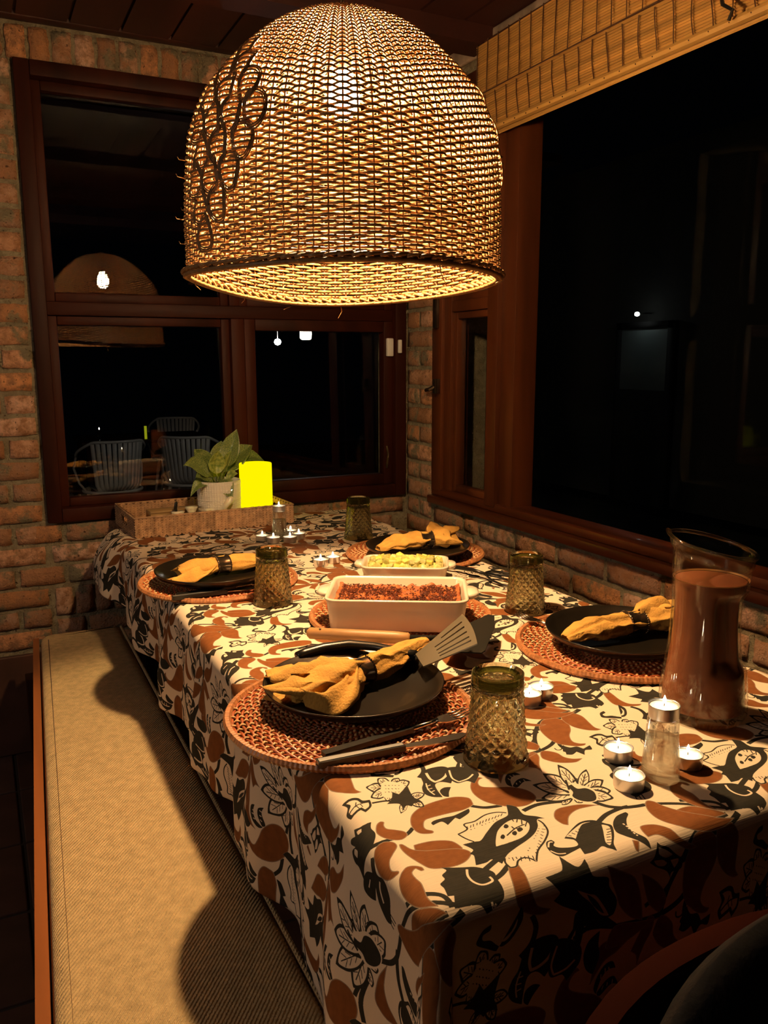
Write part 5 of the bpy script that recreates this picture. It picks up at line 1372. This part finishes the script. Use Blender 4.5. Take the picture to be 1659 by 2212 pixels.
# ================================================================== TUMBLERS
def make_tumbler(loc, rz, label):
    t = empty('tumbler', loc, rz, label=label, cat='glass', group='upturned diamond-cut tumblers')
    n = 128; NF = 16; prof = []; hh = .120
    zs = np.linspace(0, 1, 78)
    def rad(z):   # z 0 at the table (mouth) to 1 (thick base on top)
        return .0435 - .0095 * z - .0012 * math.sin(z * 3.1)
    def diamond(z, a):
        if z < .07 or z > .86: return 0
        u = NF * a / (2 * math.pi); v = (z - .07) / .79 * 6.0
        p, q = (u + v) % 1.0, (u - v) % 1.0
        d = min(p, 1 - p, q, 1 - q) * 2          # 0 on the grooves, 1 in the middle
        return -.0036 * (1 - min(1, d * 1.1)) * min(1, (z - .07) / .04, (.86 - z) / .04)
    vs = []; fs = []
    for i, z in enumerate(zs):
        for j in range(n):
            a = 2 * math.pi * j / n; r = rad(z) + diamond(z, a); vs.append((r * math.cos(a), r * math.sin(a), z * hh))
    k = len(zs)
    inner = [(.0375, .0), (.0372, .02), (.0345, .05), (.0315, .080), (.0290, .094), (.022, .098), (0, .0985)]
    o = len(vs)
    for r, z in inner:
        for j in range(n if False else 1): pass
    for i in range(k-1):
        for j in range(n): jj = (j+1) % n; fs.append((i*n+j, i*n+jj, (i+1)*n+jj, (i+1)*n+j))
    # top: shallow dish in the thick base
    topz = hh
    tops = [(rad(1)*.93, topz + .0015), (rad(1)*.84, topz - .001), (rad(1)*.72, topz - .006), (0.010, topz - .008)]
    last = (k-1)*n
    for r, z in tops:
        b = len(vs); vs += [(r*math.cos(2*math.pi*j/n), r*math.sin(2*math.pi*j/n), z) for j in range(n)]
        for j in range(n): jj = (j+1) % n; fs.append((last+j, last+jj, b+jj, b+j))
        last = b
    fs.append(tuple(last + j for j in range(n)))
    last = None; 
    for q, (r, z) in enumerate(inner[:-1]):
        b = len(vs); vs += [(r*math.cos(2*math.pi*j/n), r*math.sin(2*math.pi*j/n), z) for j in range(n)]
        prev = 0 if last is None else last
        for j in range(n): jj = (j+1) % n; fs.append((prev+jj, prev+j, b+j, b+jj))
        last = b
    fs.append(tuple(last + j for j in range(n-1, -1, -1)))
    me = MB().add(vs, fs).mesh('glass_body', M['tumbler'], True)
    me.set_sharp_from_angle(angle=math.radians(28))
    put('glass_body', me, t)
    MB().lathe([(.0225, .1075), (.0265, .1045), (.0305, .108), (.0312, .113), (.0300, .1165), (.0245, .1135), (.0225, .1075)], 48, close=False).build('thick_base', M['base_glass'], t)
    return t
tm = make_tumbler((.579, .849, TZ), 0, 'smoky green diamond-cut tumbler standing upside down nearest to the viewer')
dup(tm, (.543, 1.660, TZ), .7, 'upturned green tumbler in front of the far left plate')
dup(tm, (.998, 1.369, TZ), 1.3, 'upturned green tumbler between the baking dish and the brick wall')
dup(tm, (.982, 2.180, TZ), 2.1, 'farthest upturned green tumbler, right of the tray near the window')

# ================================================================== TEALIGHTS
def make_tealight(loc, rz, label, grp):
    t = empty('tealight', loc, rz, label=label, cat='candle', group=grp)
    MB().lathe([(0, .0006), (.0178, .0006), (.0184, .002), (.0190, .0165), (.0194, .0175), (.0186, .0175), (.0182, .015), (.0180, .002), (0, .002)], 36).build('cup', M['alu'], t)
    MB().lathe([(0, .0022), (.0178, .0022), (.0182, .0155), (.0155, .0148), (.006, .0146), (0, .0146)], 32).build('wax', M['wax'], t)
    MB().tube([(0, 0, .014), (.0004, 0, .018), (.0006, 0, .0205)], .0006, 5).build('wick', M['wick'], t)
    MB().lathe([(0, .0), (.0014, .0012), (.0021, .0032), (.0019, .0056), (.0011, .0080), (0, .0108)], 14).build('flame', M['flame'], t, loc=(.0004, 0, .0185))
    return t
g1 = 'tealights round the near shot glass'
tl = make_tealight((.683, .713, TZ), 0, 'lit tealight nearest the viewer, at the front left of the near shot glass', g1)
def tea(x, y, label, g, z=TZ):
    c = dup(tl, (x, y, z), random.uniform(0, 6), label); c['group'] = g
tea(.722, .776, 'lit tealight just behind and left of the near shot glass', g1)
tea(.790, .722, 'lit tealight to the right of the near shot glass', g1)
g2 = 'pair of tealights behind the nearest tumbler'
tea(.757, .990, 'lit tealight, the right one of the pair behind the nearest tumbler', g2)
tea(.724, .976, 'lit tealight half hidden by the nearest tumbler', g2)
g3 = 'pair of tealights between the left tumbler and the small dish'
tea(.759, 1.921, 'lit tealight, left one of the pair left of the small vegetable dish', g3)
tea(.799, 1.936, 'lit tealight, right one of the pair left of the small vegetable dish', g3)
g4 = 'tealights in a ring round the far shot glass'
for x, y, l in ((.716, 2.272, 'leftmost lit tealight of the ring round the far shot glass'), (.737, 2.232, 'lit tealight front left of the far shot glass'), (.782, 2.218, 'lit tealight in front of the far shot glass, toward the viewer'),
                (.822, 2.252, 'lit tealight right of the far shot glass'), (.815, 2.305, 'lit tealight behind and right of the far shot glass')): tea(x, y, l, g4)
def make_shot(loc, label, fill):
    t = empty('shot_glass', loc, 0, label=label, cat='glass', group='upturned shot glasses carrying a tealight')
    MB().lathe([(.0235, 0), (.0243, .001), (.0225, .025), (.0200, .055), (.0192, .078), (.0180, .0795), (0, .0795)], 48, close=False).build('outer_wall', M['clear'], t)
    MB().lathe([(.0235, 0), (.0222, .002), (.0208, .025), (.0185, .050), (.0160, .056), (0, .058)], 48, close=False).build('inner_wall', M['clear'], t)
    return t
sg = make_shot((.737, .716, TZ), 'near upturned clear shot glass with a tealight on top', 0)
dup(sg, (.775, 2.288, TZ), 0, 'far upturned clear shot glass amid a ring of tealights by the tray')
tea(.737, .716, 'lit tealight standing on top of the near shot glass', 'tealights on upturned shot glasses', TZ + .0797)
tea(.775, 2.288, 'lit tealight standing on top of the far shot glass', 'tealights on upturned shot glasses', TZ + .0797)

# ================================================================== PITCHER
jx, jy = .932, .832
pit = empty('pitcher', (jx, jy, TZ), 0, label='tall glass pitcher filled with cloudy brown drink at the right edge of the table', cat='pitcher')
vd = Vector((-jx, -jy, 0)).normalized(); a_cam = math.atan2(vd.y, vd.x); a_left = a_cam - math.pi / 2; a_grip = a_cam + math.radians(38)
def jug_r(z, a, off=0.0):
    t = z / .27
    r = .0575 + .006 * math.cos(min(1, t / .8) * math.pi * 2 * .62 + .2) * (1 if t < .9 else .8)
    if t < .06: r -= .006 * (1 - t / .06) ** 2
    d = math.atan2(math.sin(a - a_grip), math.cos(a - a_grip))
    def sst(e0, e1, x): q = min(1, max(0, (x - e0) / (e1 - e0))); return q*q*(3-2*q)
    wz = sst(.072, .092, z) * (1 - sst(.178, .196, z))
    wa = 1 - sst(.30, .52, abs(d)); r -= .017 * wz * wa
    d2 = math.atan2(math.sin(a - a_grip - 1.35), math.cos(a - a_grip - 1.35)); wa2 = 1 - sst(.7, 1.05, abs(d2)); r -= .007 * wz * wa2
    return r + off
def top_z(a): return .257 + .013 * math.cos(a - a_left)
NJ = 96; rows = 60
def jug_surface(off, z0, ztopf, spout=True, bottom=True):
    vs = []; fs = []
    for i in range(rows + 1):
        for j in range(NJ):
            a = 2 * math.pi * j / NJ; zt = ztopf(a); z = z0 + (zt - z0) * i / rows; r = jug_r(z, a, off)
            if spout:
                e = max(0, 1 - (zt - z) / .022); dl = math.atan2(math.sin(a - a_left), math.cos(a - a_left))
                r += .003 * (1 if (zt - z) < .017 else 0) + .0015 * e ** 2 + .004 * e ** 3 * math.exp(-(dl / .16) ** 2); z += .004 * e ** 3 * math.exp(-(dl / .12) ** 2)
            vs.append((r * math.cos(a), r * math.sin(a), z))
    for i in range(rows):
        for j in range(NJ): k = (j+1) % NJ; fs.append((i*NJ+j, i*NJ+k, (i+1)*NJ+k, (i+1)*NJ+j))
    return vs, fs
v1, f1 = jug_surface(0, .0, top_z); v2, f2 = jug_surface(-.004, .012, lambda a: top_z(a) - .0)
o = len(v1); fs = f1 + [tuple(o + q for q in reversed(f)) for f in f2]
fs += [(rows*NJ + j, rows*NJ + (j+1) % NJ, o + rows*NJ + (j+1) % NJ, o + rows*NJ + j) for j in range(NJ)]
fs += [tuple(range(NJ-1, -1, -1)), tuple(o + j for j in range(NJ))]
MB().add(v1 + v2, fs).build('glass_wall', M['jug'], pit)
MB().tube([Vector(v1[rows*NJ + j]) for j in range(NJ)], .0028, 8, True).build('rolled_rim', M['jug'], pit)
v3, f3 = jug_surface(-.0045, .016, lambda a: .206, False)
f3 = f3 + [tuple(rows*NJ + j for j in range(NJ)), tuple(range(NJ-1, -1, -1))]
MB().add(v3, f3).build('brown_drink', M['drink'], pit, auto=60)
# froth line where the drink has been poured down
v5 = [(q[0]*.998, q[1]*.998, q[2]) for q in v3[rows*NJ:]]; 
MB().lathe([(.0505, .2063), (.0515, .2065), (.0528, .2085)], 64, close=False).build('foam_edge', mat('drink_foam', (.42, .17, .05), .6), pit)

# ================================================================== DISHES
def rrect(L_, W_, r, n=6):
    out = []
    for cx_, cy_, a0 in ((L_/2-r, W_/2-r, 0), (-L_/2+r, W_/2-r, 90), (-L_/2+r, -W_/2+r, 180), (L_/2-r, -W_/2+r, 270)):
        for k in range(n + 1): a = math.radians(a0 + 90*k/n); out.append((cx_ + r*math.cos(a), cy_ + r*math.sin(a)))
    return out
def baking_dish(loc, rz, L_, W_, Hh, label, hl=.026, hw=.07):
    t = empty('baking_dish', loc, rz, label=label, cat='dish')
    lev = [(0, -.010, .016), (.003, -.007, .018), (Hh*.6, -.003, .022), (Hh-.006, .0, .024), (Hh-.003, .003, .026), (Hh, .002, .026), (Hh, -.003, .022), (Hh-.005, -.005, .020), (.012, -.013, .014), (.007, -.020, .012)]
    vs = []; k = 0
    for z, d, r in lev:
        p = rrect(L_ + 2*d, W_ + 2*d, r); k = len(p); vs += [(x, y, z) for x, y in p]
    fs = [(l*k+i, l*k+(i+1) % k, (l+1)*k+(i+1) % k, (l+1)*k+i) for l in range(len(lev)-1) for i in range(k)]
    fs += [tuple(range(k-1, -1, -1)), tuple((len(lev)-1)*k + i for i in range(k))]
    MB().add(vs, fs).build('dish_body', M['ceramic'], t)
    for s_ in (-1, 1):
        x0 = s_ * (L_/2 - .002); pts = [(x0, -hw/2), (x0 + s_*hl*.7, -hw/2+.006), (x0 + s_*hl, -hw/2+.018), (x0 + s_*hl, hw/2-.018), (x0 + s_*hl*.7, hw/2-.006), (x0, hw/2)]
        if s_ < 0: pts = pts[::-1]
        mb = MB(); lv = [(Hh-.014, .8), (Hh-.010, 1), (Hh-.004, 1), (Hh-.001, .85)]
        vs = []; q = len(pts)
        for z, f in lv: vs += [(x0 + (x - x0)*f, y*f, z) for x, y in pts]
        fs = [(l*q+i, l*q+(i+1) % q, (l+1)*q+(i+1) % q, (l+1)*q+i) for l in range(3) for i in range(q)] + [tuple(range(q-1, -1, -1)), tuple(3*q + i for i in range(q))]
        mb.add(vs, fs).build('handle', M['ceramic'], t)
    return t
da = math.radians(-29.5)
dz = TZ + .0125
baking_dish((.716, 1.403, dz), da, .268, .178, .064, 'large cream ceramic baking dish with side handles on the rattan mat')
# casserole crust
nx, ny = 90, 60; vs = []; LL, WW = .246, .156
for j in range(ny + 1):
    for i in range(nx + 1):
        x, y = (i/nx - .5)*LL, (j/ny - .5)*WW
        h = .0045 * noise.noise(Vector((x*55, y*55, 1))) + .0035 * noise.noise(Vector((x*150, y*150, 5))) + .0030 * abs(noise.noise(Vector((x*30, y*110, 9))))
        e = max(abs(x)/(LL/2), abs(y)/(WW/2)); h += .007 * max(0, e - .9) / .1 * (.3 + noise.noise(Vector((x*70, y*70, 3))) ) - (.002)
        vs.append((x, y, h))
fs = [(j*(nx+1)+i, j*(nx+1)+i+1, (j+1)*(nx+1)+i+1, (j+1)*(nx+1)+i) for j in range(ny) for i in range(nx)]
edge = [i for i in range(nx+1)] + [j*(nx+1)+nx for j in range(1, ny+1)] + [ny*(nx+1)+i for i in range(nx-1, -1, -1)] + [j*(nx+1) for j in range(ny-1, 0, -1)]
o_ = len(vs)
for r_ in edge: vs.append((vs[r_][0]*.97, vs[r_][1]*.97, -.035))
fs += [(edge[q], edge[(q+1) % len(edge)], o_+(q+1) % len(edge), o_+q) for q in range(len(edge))] + [tuple(o_ + q for q in range(len(edge)))]
cas = empty('casserole', (.716, 1.403, dz + .048), da, label='browned casserole with dark crispy crumb topping filling the large baking dish', cat='food')
cm2 = MB().add(vs, fs).mesh('baked_filling', M['crust'], True); put('baked_filling', cm2, cas)
cr = MB(); rc = random.Random(9)
for q in range(2800):
    x, y = rc.uniform(-.115, .115), rc.uniform(-.070, .070)
    dark = noise.noise(Vector((x*22, y*22, 7))) > -.02 or (y < -.02 and x > -.02) or abs(x) > .105
    if not dark and rc.random() < .85: continue
    s_ = rc.uniform(.0009, .0027); z = .001 + rc.uniform(0, .0035)
    pts = [(x + s_*rc.uniform(.6, 1.3)*a, y + s_*rc.uniform(.6, 1.3)*b, z + s_*.9*rc.uniform(.5, 1.2)*c) for a, b, c in ((1, 0, 0), (0, 1, 0), (-1, 0, 0), (0, -1, 0), (0, 0, 1), (0, 0, -1))]
    cr.add(pts, [(0,1,4), (1,2,4), (2,3,4), (3,0,4), (1,0,5), (2,1,5), (3,2,5), (0,3,5)])
M['crumb'] = mat('dark_crumbs', (.16, .035, .012), .5, col2=(.05, .012, .006), scale=60, coat=.25)
tag(cr.build('crumb_topping', M['crumb'], cas, smooth=False), kind='stuff')
# small dish with diced vegetable
db = math.radians(-30); d2c = (.882, 1.690, TZ + .001)
baking_dish(d2c, db, .200, .125, .048, 'small cream ceramic dish with side handles holding pale green diced vegetable', .022, .055)
def chunk(seed):
    rd = random.Random(seed); mb = MB(); a, b, c = rd.uniform(.0055, .0085), rd.uniform(.0055, .0080), rd.uniform(.004, .0065)
    mb.box((-a, -b, -c), (a, b, c), Matrix.Shear('XY', 4, (rd.uniform(-.3, .3), rd.uniform(-.3, .3))), .0016); return mb.mesh('diced_vegetable', M['veg'], True)
ck = [chunk(i) for i in range(6)]
rv = random.Random(12)
sa = tag(MB().prism(rrect(.180, .105, .014), -.030, .0).build('pale_sauce', M['sauce'], None, True, (d2c[0], d2c[1], TZ + .040), (0, 0, db)), 'pale creamy dressing around the diced vegetable in the small dish', 'food')
sa.data.set_sharp_from_angle(angle=math.radians(40))
cnt = 0
for lay_, (nx_, ny_) in enumerate(((12, 7), (9, 5))):
    for i in range(nx_):
        for j in range(ny_):
            x = (i + .5) / nx_ * .166 - .083 + rv.uniform(-.003, .003); y = (j + .5) / ny_ * .094 - .047 + rv.uniform(-.003, .003)
            if lay_: x *= .82; y *= .75
            p = Matrix.Rotation(db, 3, 'Z') @ Vector((x, y, 0))
            z = TZ + .044 + lay_ * .0085 + rv.uniform(-.0015, .002)
            o = put('diced_vegetable', ck[rv.randrange(6)], None, (d2c[0] + p.x, d2c[1] + p.y, z), (rv.uniform(-.7, .7), rv.uniform(-.7, .7), rv.uniform(0, 6)))
            tag(o, 'pale green diced vegetable chunk heaped in the small cream dish', 'vegetable', 'diced vegetable in the small dish')

# ================================================================== UTENSILS
sp1 = empty('wooden_handled_spatula', (.51, 1.37, TZ + .022), 0, label='spatula with round beech handle and dark flat blade, in front of the large dish', cat='spatula')
def local(par, pts): l = par.location; return [Vector(p) - l for p in pts]
MB().tube(local(sp1, [(.512, 1.369, .775), (.516, 1.366, .7755), (.58, 1.318, .776), (.64, 1.273, .777), (.662, 1.257, .777), (.665, 1.255, .777)]), [.006, .0105, .0112, .0112, .0098, .007], 16).build('beech_handle', M['beech'], sp1)
MB().tube(local(sp1, [(.662, 1.257, .777), (.70, 1.235, .778), (.735, 1.215, .782)]), [.0062, .0052, .0050], 10).build('shaft', M['nylon'], sp1)
MB().lathe([(0, 0), (.0022, 0), (.0022, .0006), (0, .0006)], 10).build('hang_hole', M['black'], sp1, loc=Vector((.530, 1.3505, .7858)) - sp1.location)
def slab(par, name, quad, th, m, nrm=None):
    q = local(par, quad); n_ = (q[1]-q[0]).cross(q[-1]-q[0]).normalized() * th
    k = len(q); mb = MB().add(q + [v + n_ for v in q], [tuple(range(k-1, -1, -1)), tuple(k + i for i in range(k))] + [(i, (i+1) % k, k+(i+1) % k, k+i) for i in range(k)])
    return mb.build(name, m, par, auto=30)
slab(sp1, 'blade', [(.690, 1.180, .778), (.700, 1.150, .778), (.735, 1.128, .778), (.745, 1.132, .779), (.812, 1.205, .790), (.835, 1.240, .797), (.828, 1.250, .798), (.735, 1.232, .784)], .0022, M['nylon'])
sp2 = empty('slotted_turner', (.44, 1.22, TZ + .05), 0, label='black slotted turner resting on the rim of the nearest plate', cat='spatula')
MB().tube(local(sp2, [(.440, 1.226, .790), (.455, 1.230, .7915), (.49, 1.231, .795), (.53, 1.217, .799), (.563, 1.185, .800), (.585, 1.150, .800), (.600, 1.114, .802)]), [.007, .0082, .0082, .0078, .007, .0065, .008], 12, flat=1.15).build('handle', M['black'], sp2)
# head with real slots: bars between the slots
A, B_, C_, D_ = Vector((.596, 1.115, .802)), Vector((.728, 1.160, .838)), Vector((.690, 1.072, .822)), Vector((.592, 1.055, .800))
A, D_ = Vector((.600, 1.112, .803)), Vector((.590, 1.068, .799)); B_, C_ = Vector((.722, 1.162, .842)), Vector((.693, 1.068, .822))
def bil(u, v): return A*(1-u)*(1-v) + B_*u*(1-v) + C_*u*v + D_*(1-u)*v
mb = MB(); nu, nv = 26, 23; nn = (B_-A).cross(D_-A).normalized() * .0022; gid = {}; vs = []; fs = []
def hole(i, j):
    u, v = (i + .5) / nu, j
    if j in (4, 8, 12, 16, 19) and .30 + .05*(j == 4)*3 < u < .90 - (.03 if j == 19 else 0): return True
    return False
for i in range(nu + 1):
    for j in range(nv + 1):
        u = i / nu; v = j / nv; u2 = u * (1 - .05 * (2*v-1)**2 * (u > .9)); gid[i, j] = len(vs); vs.append(bil(u2, v) - sp2.location)
top = len(vs); vs += [v - nn for v in vs]
def solid(i, j): return 0 <= i < nu and 0 <= j < nv and not hole(i, j)
for i in range(nu):
    for j in range(nv):
        if not solid(i, j): continue
        a, b, c, d = gid[i, j], gid[i+1, j], gid[i+1, j+1], gid[i, j+1]
        fs.append((a, b, c, d)); fs.append((top+d, top+c, top+b, top+a))
        for (di, dj, p, q) in ((-1, 0, d, a), (1, 0, b, c), (0, -1, a, b), (0, 1, c, d)):
            if not solid(i+di, j+dj): fs.append((q, p, top+p, top+q))
me_ = mb.add(vs, fs).mesh('slotted_head', M['nylon_tan'], False); clean(me_); put('slotted_head', me_, sp2)
# black serving tongs beyond the large dish
tg = empty('serving_tongs', (1.03, 1.70, TZ + .004), 0, label='black wire serving tongs with looped ends lying behind the large dish', cat='tongs')
MB().tube(local(tg, [(1.005, 1.745, .760), (1.035, 1.70, .764), (1.05, 1.655, .766), (1.06, 1.62, .764)]), [.005, .0055, .005, .004], 8).build('joined_grip', M['black'], tg)
MB().tube(local(tg, [(1.06, 1.62, .764), (1.055, 1.585, .758), (1.06, 1.545, .755), (1.08, 1.515, .755), (1.095, 1.525, .755), (1.095, 1.56, .756), (1.08, 1.60, .759)]), .0030, 6, True).build('loop', M['black'], tg)
MB().tube(local(tg, [(1.065, 1.622, .766), (1.085, 1.60, .764), (1.115, 1.575, .760), (1.145, 1.56, .757), (1.15, 1.585, .757), (1.12, 1.615, .760), (1.09, 1.635, .764)]), .0030, 6, True).build('loop', M['black'], tg)

# ================================================================== TRAY AND ITS CONTENTS
ta = math.radians(2.6)
tray = empty('tray', (.6335, 2.618, TZ), ta, label='long shallow woven seagrass tray at the window end of the table', cat='tray')
TLn, TWd, THt = .502, .285, .060
def woven_wall(x0, y0, x1, y1, hgt, seed, hole_=None):
    """herringbone plaited strips standing proud of a thin wall"""
    L_ = math.hypot(x1-x0, y1-y0); d = Vector(((x1-x0)/L_, (y1-y0)/L_, 0)); nrm = Vector((d.y, -d.x, 0)); mb = MB(); rd = random.Random(seed)
    p = .0112; nc = int(L_ / p); nr = int(hgt / .0070)
    for i in range(nc):
        for j in range(nr):
            cx_ = (i + .5) * L_ / nc; cz = (j + .5) * hgt / nr
            if hole_ and abs(cx_ - L_/2) < hole_ and .35*hgt < cz < .78*hgt: continue
            s_ = 1 if i % 2 else -1; hw, hh = .0082, .0030; an = s_ * .80 + rd.uniform(-.1, .1)
            base = Vector((x0, y0, 0)) + d * cx_ + Vector((0, 0, cz)); u = d * math.cos(an) + Vector((0, 0, math.sin(an))); v = d * -math.sin(an) + Vector((0, 0, math.cos(an)))
            pr_ = .0022 + rd.uniform(0, .0010)
            q = [base + u*a*hw + v*b*hh + nrm*(.0004 if abs(a) > .9 else pr_) for a, b in ((-1, -1), (0, -1), (1, -1), (1, 1), (0, 1), (-1, 1))]
            mb.add(q, [(0, 1, 4, 5), (1, 2, 3, 4)])
    return mb
hx, hy = TLn/2, TWd/2
for nm, a, hole_ in (('front_wall', (-hx, -hy, hx, -hy), None), ('right_wall', (hx, -hy, hx, hy), .045), ('back_wall', (hx, hy, -hx, hy), None), ('left_wall', (-hx, hy, -hx, -hy), .045)):
    dx, dy = a[2]-a[0], a[3]-a[1]; L_ = math.hypot(dx, dy); nx_, ny_ = -dy/L_*.004, dx/L_*.004
    mb = MB(); 
    segs = [(0, 1, 0, 1)] if hole_ is None else [(0, .5 - hole_/L_, 0, 1), (.5 + hole_/L_, 1, 0, 1), (.5 - hole_/L_, .5 + hole_/L_, 0, .35), (.5 - hole_/L_, .5 + hole_/L_, .78, 1)]
    for u0, u1, v0, v1_ in segs:
        q = [(a[0]+dx*u0, a[1]+dy*u0), (a[0]+dx*u1, a[1]+dy*u1), (a[0]+dx*u1+nx_, a[1]+dy*u1+ny_), (a[0]+dx*u0+nx_, a[1]+dy*u0+ny_)]
        mb.prism(q, THt*v0 + .001, THt*v1_)
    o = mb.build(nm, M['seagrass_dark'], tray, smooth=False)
    o2 = woven_wall(*a, THt, 5, hole_).build('plaited_strips', M['seagrass'], o, smooth=False); tag(o2, kind='stuff')
    o3 = woven_wall(a[2]+nx_*1.2, a[3]+ny_*1.2, a[0]+nx_*1.2, a[1]+ny_*1.2, THt, 6, hole_).build('inner_plait', M['seagrass'], o, smooth=False); tag(o3, kind='stuff')
MB().tube([(-hx, -hy, THt), (hx, -hy, THt), (hx, hy, THt), (-hx, hy, THt)], .0035, 6, True, ref=[0, 0, 1]).build('rim_binding', M['seagrass'], tray)
MB().box((-hx+.002, -hy+.002, .001), (hx-.002, hy-.002, .006)).build('tray_floor', M['seagrass'], tray, smooth=False)
TB = TZ + .0065
# glowing candle lamp
clamp = empty('candle_lamp', (.812, 2.628, TB), 0, label='cylindrical yellow-green glowing candle lamp standing in the tray', cat='lamp')
MB().lathe([(0, .002), (.052, .002), (.054, .005), (.0535, .174), (.0525, .1765), (.050, .1765), (.0485, .172), (.046, .160), (0, .158)], 64).build('glowing_shell', M['yellow'], clamp)
MB().lathe([(0, 0), (.048, 0), (.048, .003), (0, .003)], 32).build('foot', M['white'], clamp)
# pot with ribbed grid relief
pot = empty('potted_plant', (.688, 2.632, TB), 0, label='speckled leafy plant in a cream grid-textured pot, left of the glowing lamp', cat='plant')
def potr(i, r, z, a):
    g = max(0, math.sin(a * 52)) ** .4; band = (z % .032) / .032; rows_ = math.sin(z * 2 * math.pi / (.0055 if band > .55 else .016))
    return r + (.0012 if g > .5 else 0) + (.0009 if rows_ > .4 else 0)
zs = np.linspace(.002, .126, 72)
MB().lathe([(.0655 + .0035 * (z / .126) ** .6 - .006 * max(0, 1 - z / .012) ** 2, z) for z in zs], 208, fn=lambda i, r, z, a: potr(i, r, z, a), close=False).build('pot_wall', M['pot'], pot, smooth=False)
MB().lathe([(.069, .126), (.0705, .128), (.0685, .129), (.066, .126), (.064, .105)], 64, close=False).build('pot_rim', M['pot'], pot)
MB().lathe([(0, .002), (.062, .002), (.062, .004), (0, .004)], 48).build('pot_base', M['pot'], pot)
MB().lathe([(.065, .112), (.04, .117), (0, .119)], 32, close=False).build('soil', M['soil'], pot)
def leaf(base, tip, width, up, curl, name='leaf', m=None, roll=0.0):
    b, t = Vector(base), Vector(tip); n = 12; k = 6; vs = []; d = t - b; L_ = d.length
    sd0 = d.cross(Vector((-.3, -.75, .6))); sd0 = sd0.normalized() if sd0.length > 1e-4 else Vector((1, 0, 0)); sd0 = Matrix.Rotation(roll, 3, d.normalized()) @ sd0
    for i in range(n + 1):
        s_ = i / n; c = b + d * s_ + Vector((0, 0, up * math.sin(s_ * math.pi * .9) - curl * s_ ** 3))
        w_ = width * (math.sin(min(1, s_ * 1.02) ** .75 * math.pi) ** .8) * (1 - .15*s_) + .0006; nn_ = sd0.cross(d.normalized())
        for j in range(-k, k + 1):
            x = j / k; vs.append(c + sd0 * x * w_ / 2 + nn_ * (-.22 * w_ * (1 - abs(x)) + .03 * w_ * math.sin(s_ * 14 + x * 2)))
    r = 2*k + 1; fs = [(i*r + j, i*r + j + 1, (i+1)*r + j + 1, (i+1)*r + j) for i in range(n) for j in range(r-1)]
    o = MB().add(vs, fs).build(name, m or M['leaf'], pot); mo = o.modifiers.new('t', 'SOLIDIFY'); mo.thickness = .0009
    return o
b0 = (0, 0, .115)
def stem_leaf(base, mid, tip, w_, up=.01, curl=.01, m=None, roll=0.0):
    l = leaf(mid, tip, w_, up, curl, 'leaf', m, roll)
    MB().tube([base, ((base[0]+mid[0])/2, (base[1]+mid[1])/2, (base[2]+mid[2])/2 + .006), mid], [.0019, .0016, .0013], 6).build('stem', M['leaf_pale'], l)
SL = stem_leaf
SL((-.01, 0, .115), (-.028, -.012, .145), (-.118, -.035, .200), .060, .02, .02)
SL((-.01, .01, .115), (-.02, .01, .155), (-.075, .0, .232), .064, .008, .004)
SL((0, -.01, .115), (-.012, -.02, .150), (-.005, -.030, .222), .058, .004, -.004, M['leaf_pale'], .5)
SL((.008, 0, .115), (.008, -.01, .150), (.038, -.022, .222), .040, .006, .0, M['leaf_pale'], -.5)
SL((.01, .02, .115), (.025, .02, .165), (.075, .03, .285), .070, .006, .0)
SL((.015, .02, .115), (.035, .03, .150), (.140, .075, .232), .078, .018, .01)
SL((.01, .04, .115), (.035, .070, .150), (.205, .085, .155), .060, .050, .03)
SL((0, -.02, .115), (-.008, -.050, .130), (.022, -.078, .080), .062, .012, .010)
SL((-.02, -.01, .115), (-.04, -.03, .128), (-.105, -.05, .105), .044, .016, .022)
SL((.01, -.01, .115), (.012, -.035, .128), (.045, -.065, .150), .034, .012, .0, M['leaf_pale'])
SL((-.01, .02, .115), (-.02, .04, .150), (-.055, .055, .205), .060, .01, .005)
SL((.0, .03, .115), (.01, .04, .160), (.03, .06, .245), .066, .01, .0)
SL((-.02, -.01, .115), (-.035, -.02, .135), (-.085, -.045, .150), .046, .012, .006)
# small things in the tray
cd = empty('napkin_holder', (.512, 2.655, TB), math.radians(4), label='brown card box lying at the left end of the tray', cat='box')
MB().box((-.050, -.03, 0), (.075, .03, .042), None, .002).build('box_body', M['card'], cd, auto=40)
MB().box((-.050, -.0308, .034), (.075, -.03, .042)).build('lid_edge', M['card'], cd)
sp_ = empty('grinder', (.545, 2.60, TB), 0, label='small metal pot with a dark upright handle in the tray', cat='grinder')
MB().lathe([(0, 0), (.024, 0), (.026, .008), (.022, .026), (.019, .036), (.022, .041), (0, .041)], 28).build('body', M['onyx'], sp_)
MB().tube([(-.004, 0, .038), (-.007, 0, .05), (-.004, 0, .068), (-.001, 0, .071)], [.004, .0055, .005, .003], 10, flat=.7).build('upright_handle', M['black'], sp_)
cr_ = empty('cruet', (.588, 2.598, TB), 0, label='small waisted stone pot between the card box and the pestle', cat='pot')
MB().lathe([(0, 0), (.018, 0), (.021, .010), (.014, .028), (.012, .036), (.019, .048), (.020, .053), (.015, .050), (0, .044)], 28).build('body', M['onyx'], cr_)
mo_ = empty('mortar', (.652, 2.545, TB), 0, label='low pale stone mortar in front of the potted plant', cat='mortar')
MB().lathe([(0, 0), (.024, 0), (.030, .014), (.034, .040), (.0350, .047), (.032, .047), (.028, .034), (.018, .016), (0, .012)], 40).build('bowl', M['onyx'], mo_)
pe = tag(MB().tube([(0, 0, 0), (.010, 0, .008), (.035, .0, .032), (.058, 0, .056), (.064, 0, .062)], [.006, .0095, .0085, .0115, .006], 14).build('pestle', M['onyx'], None, True, (.645, 2.545, TB + .020)), 'pale stone pestle leaning up to the right in the mortar', 'pestle')
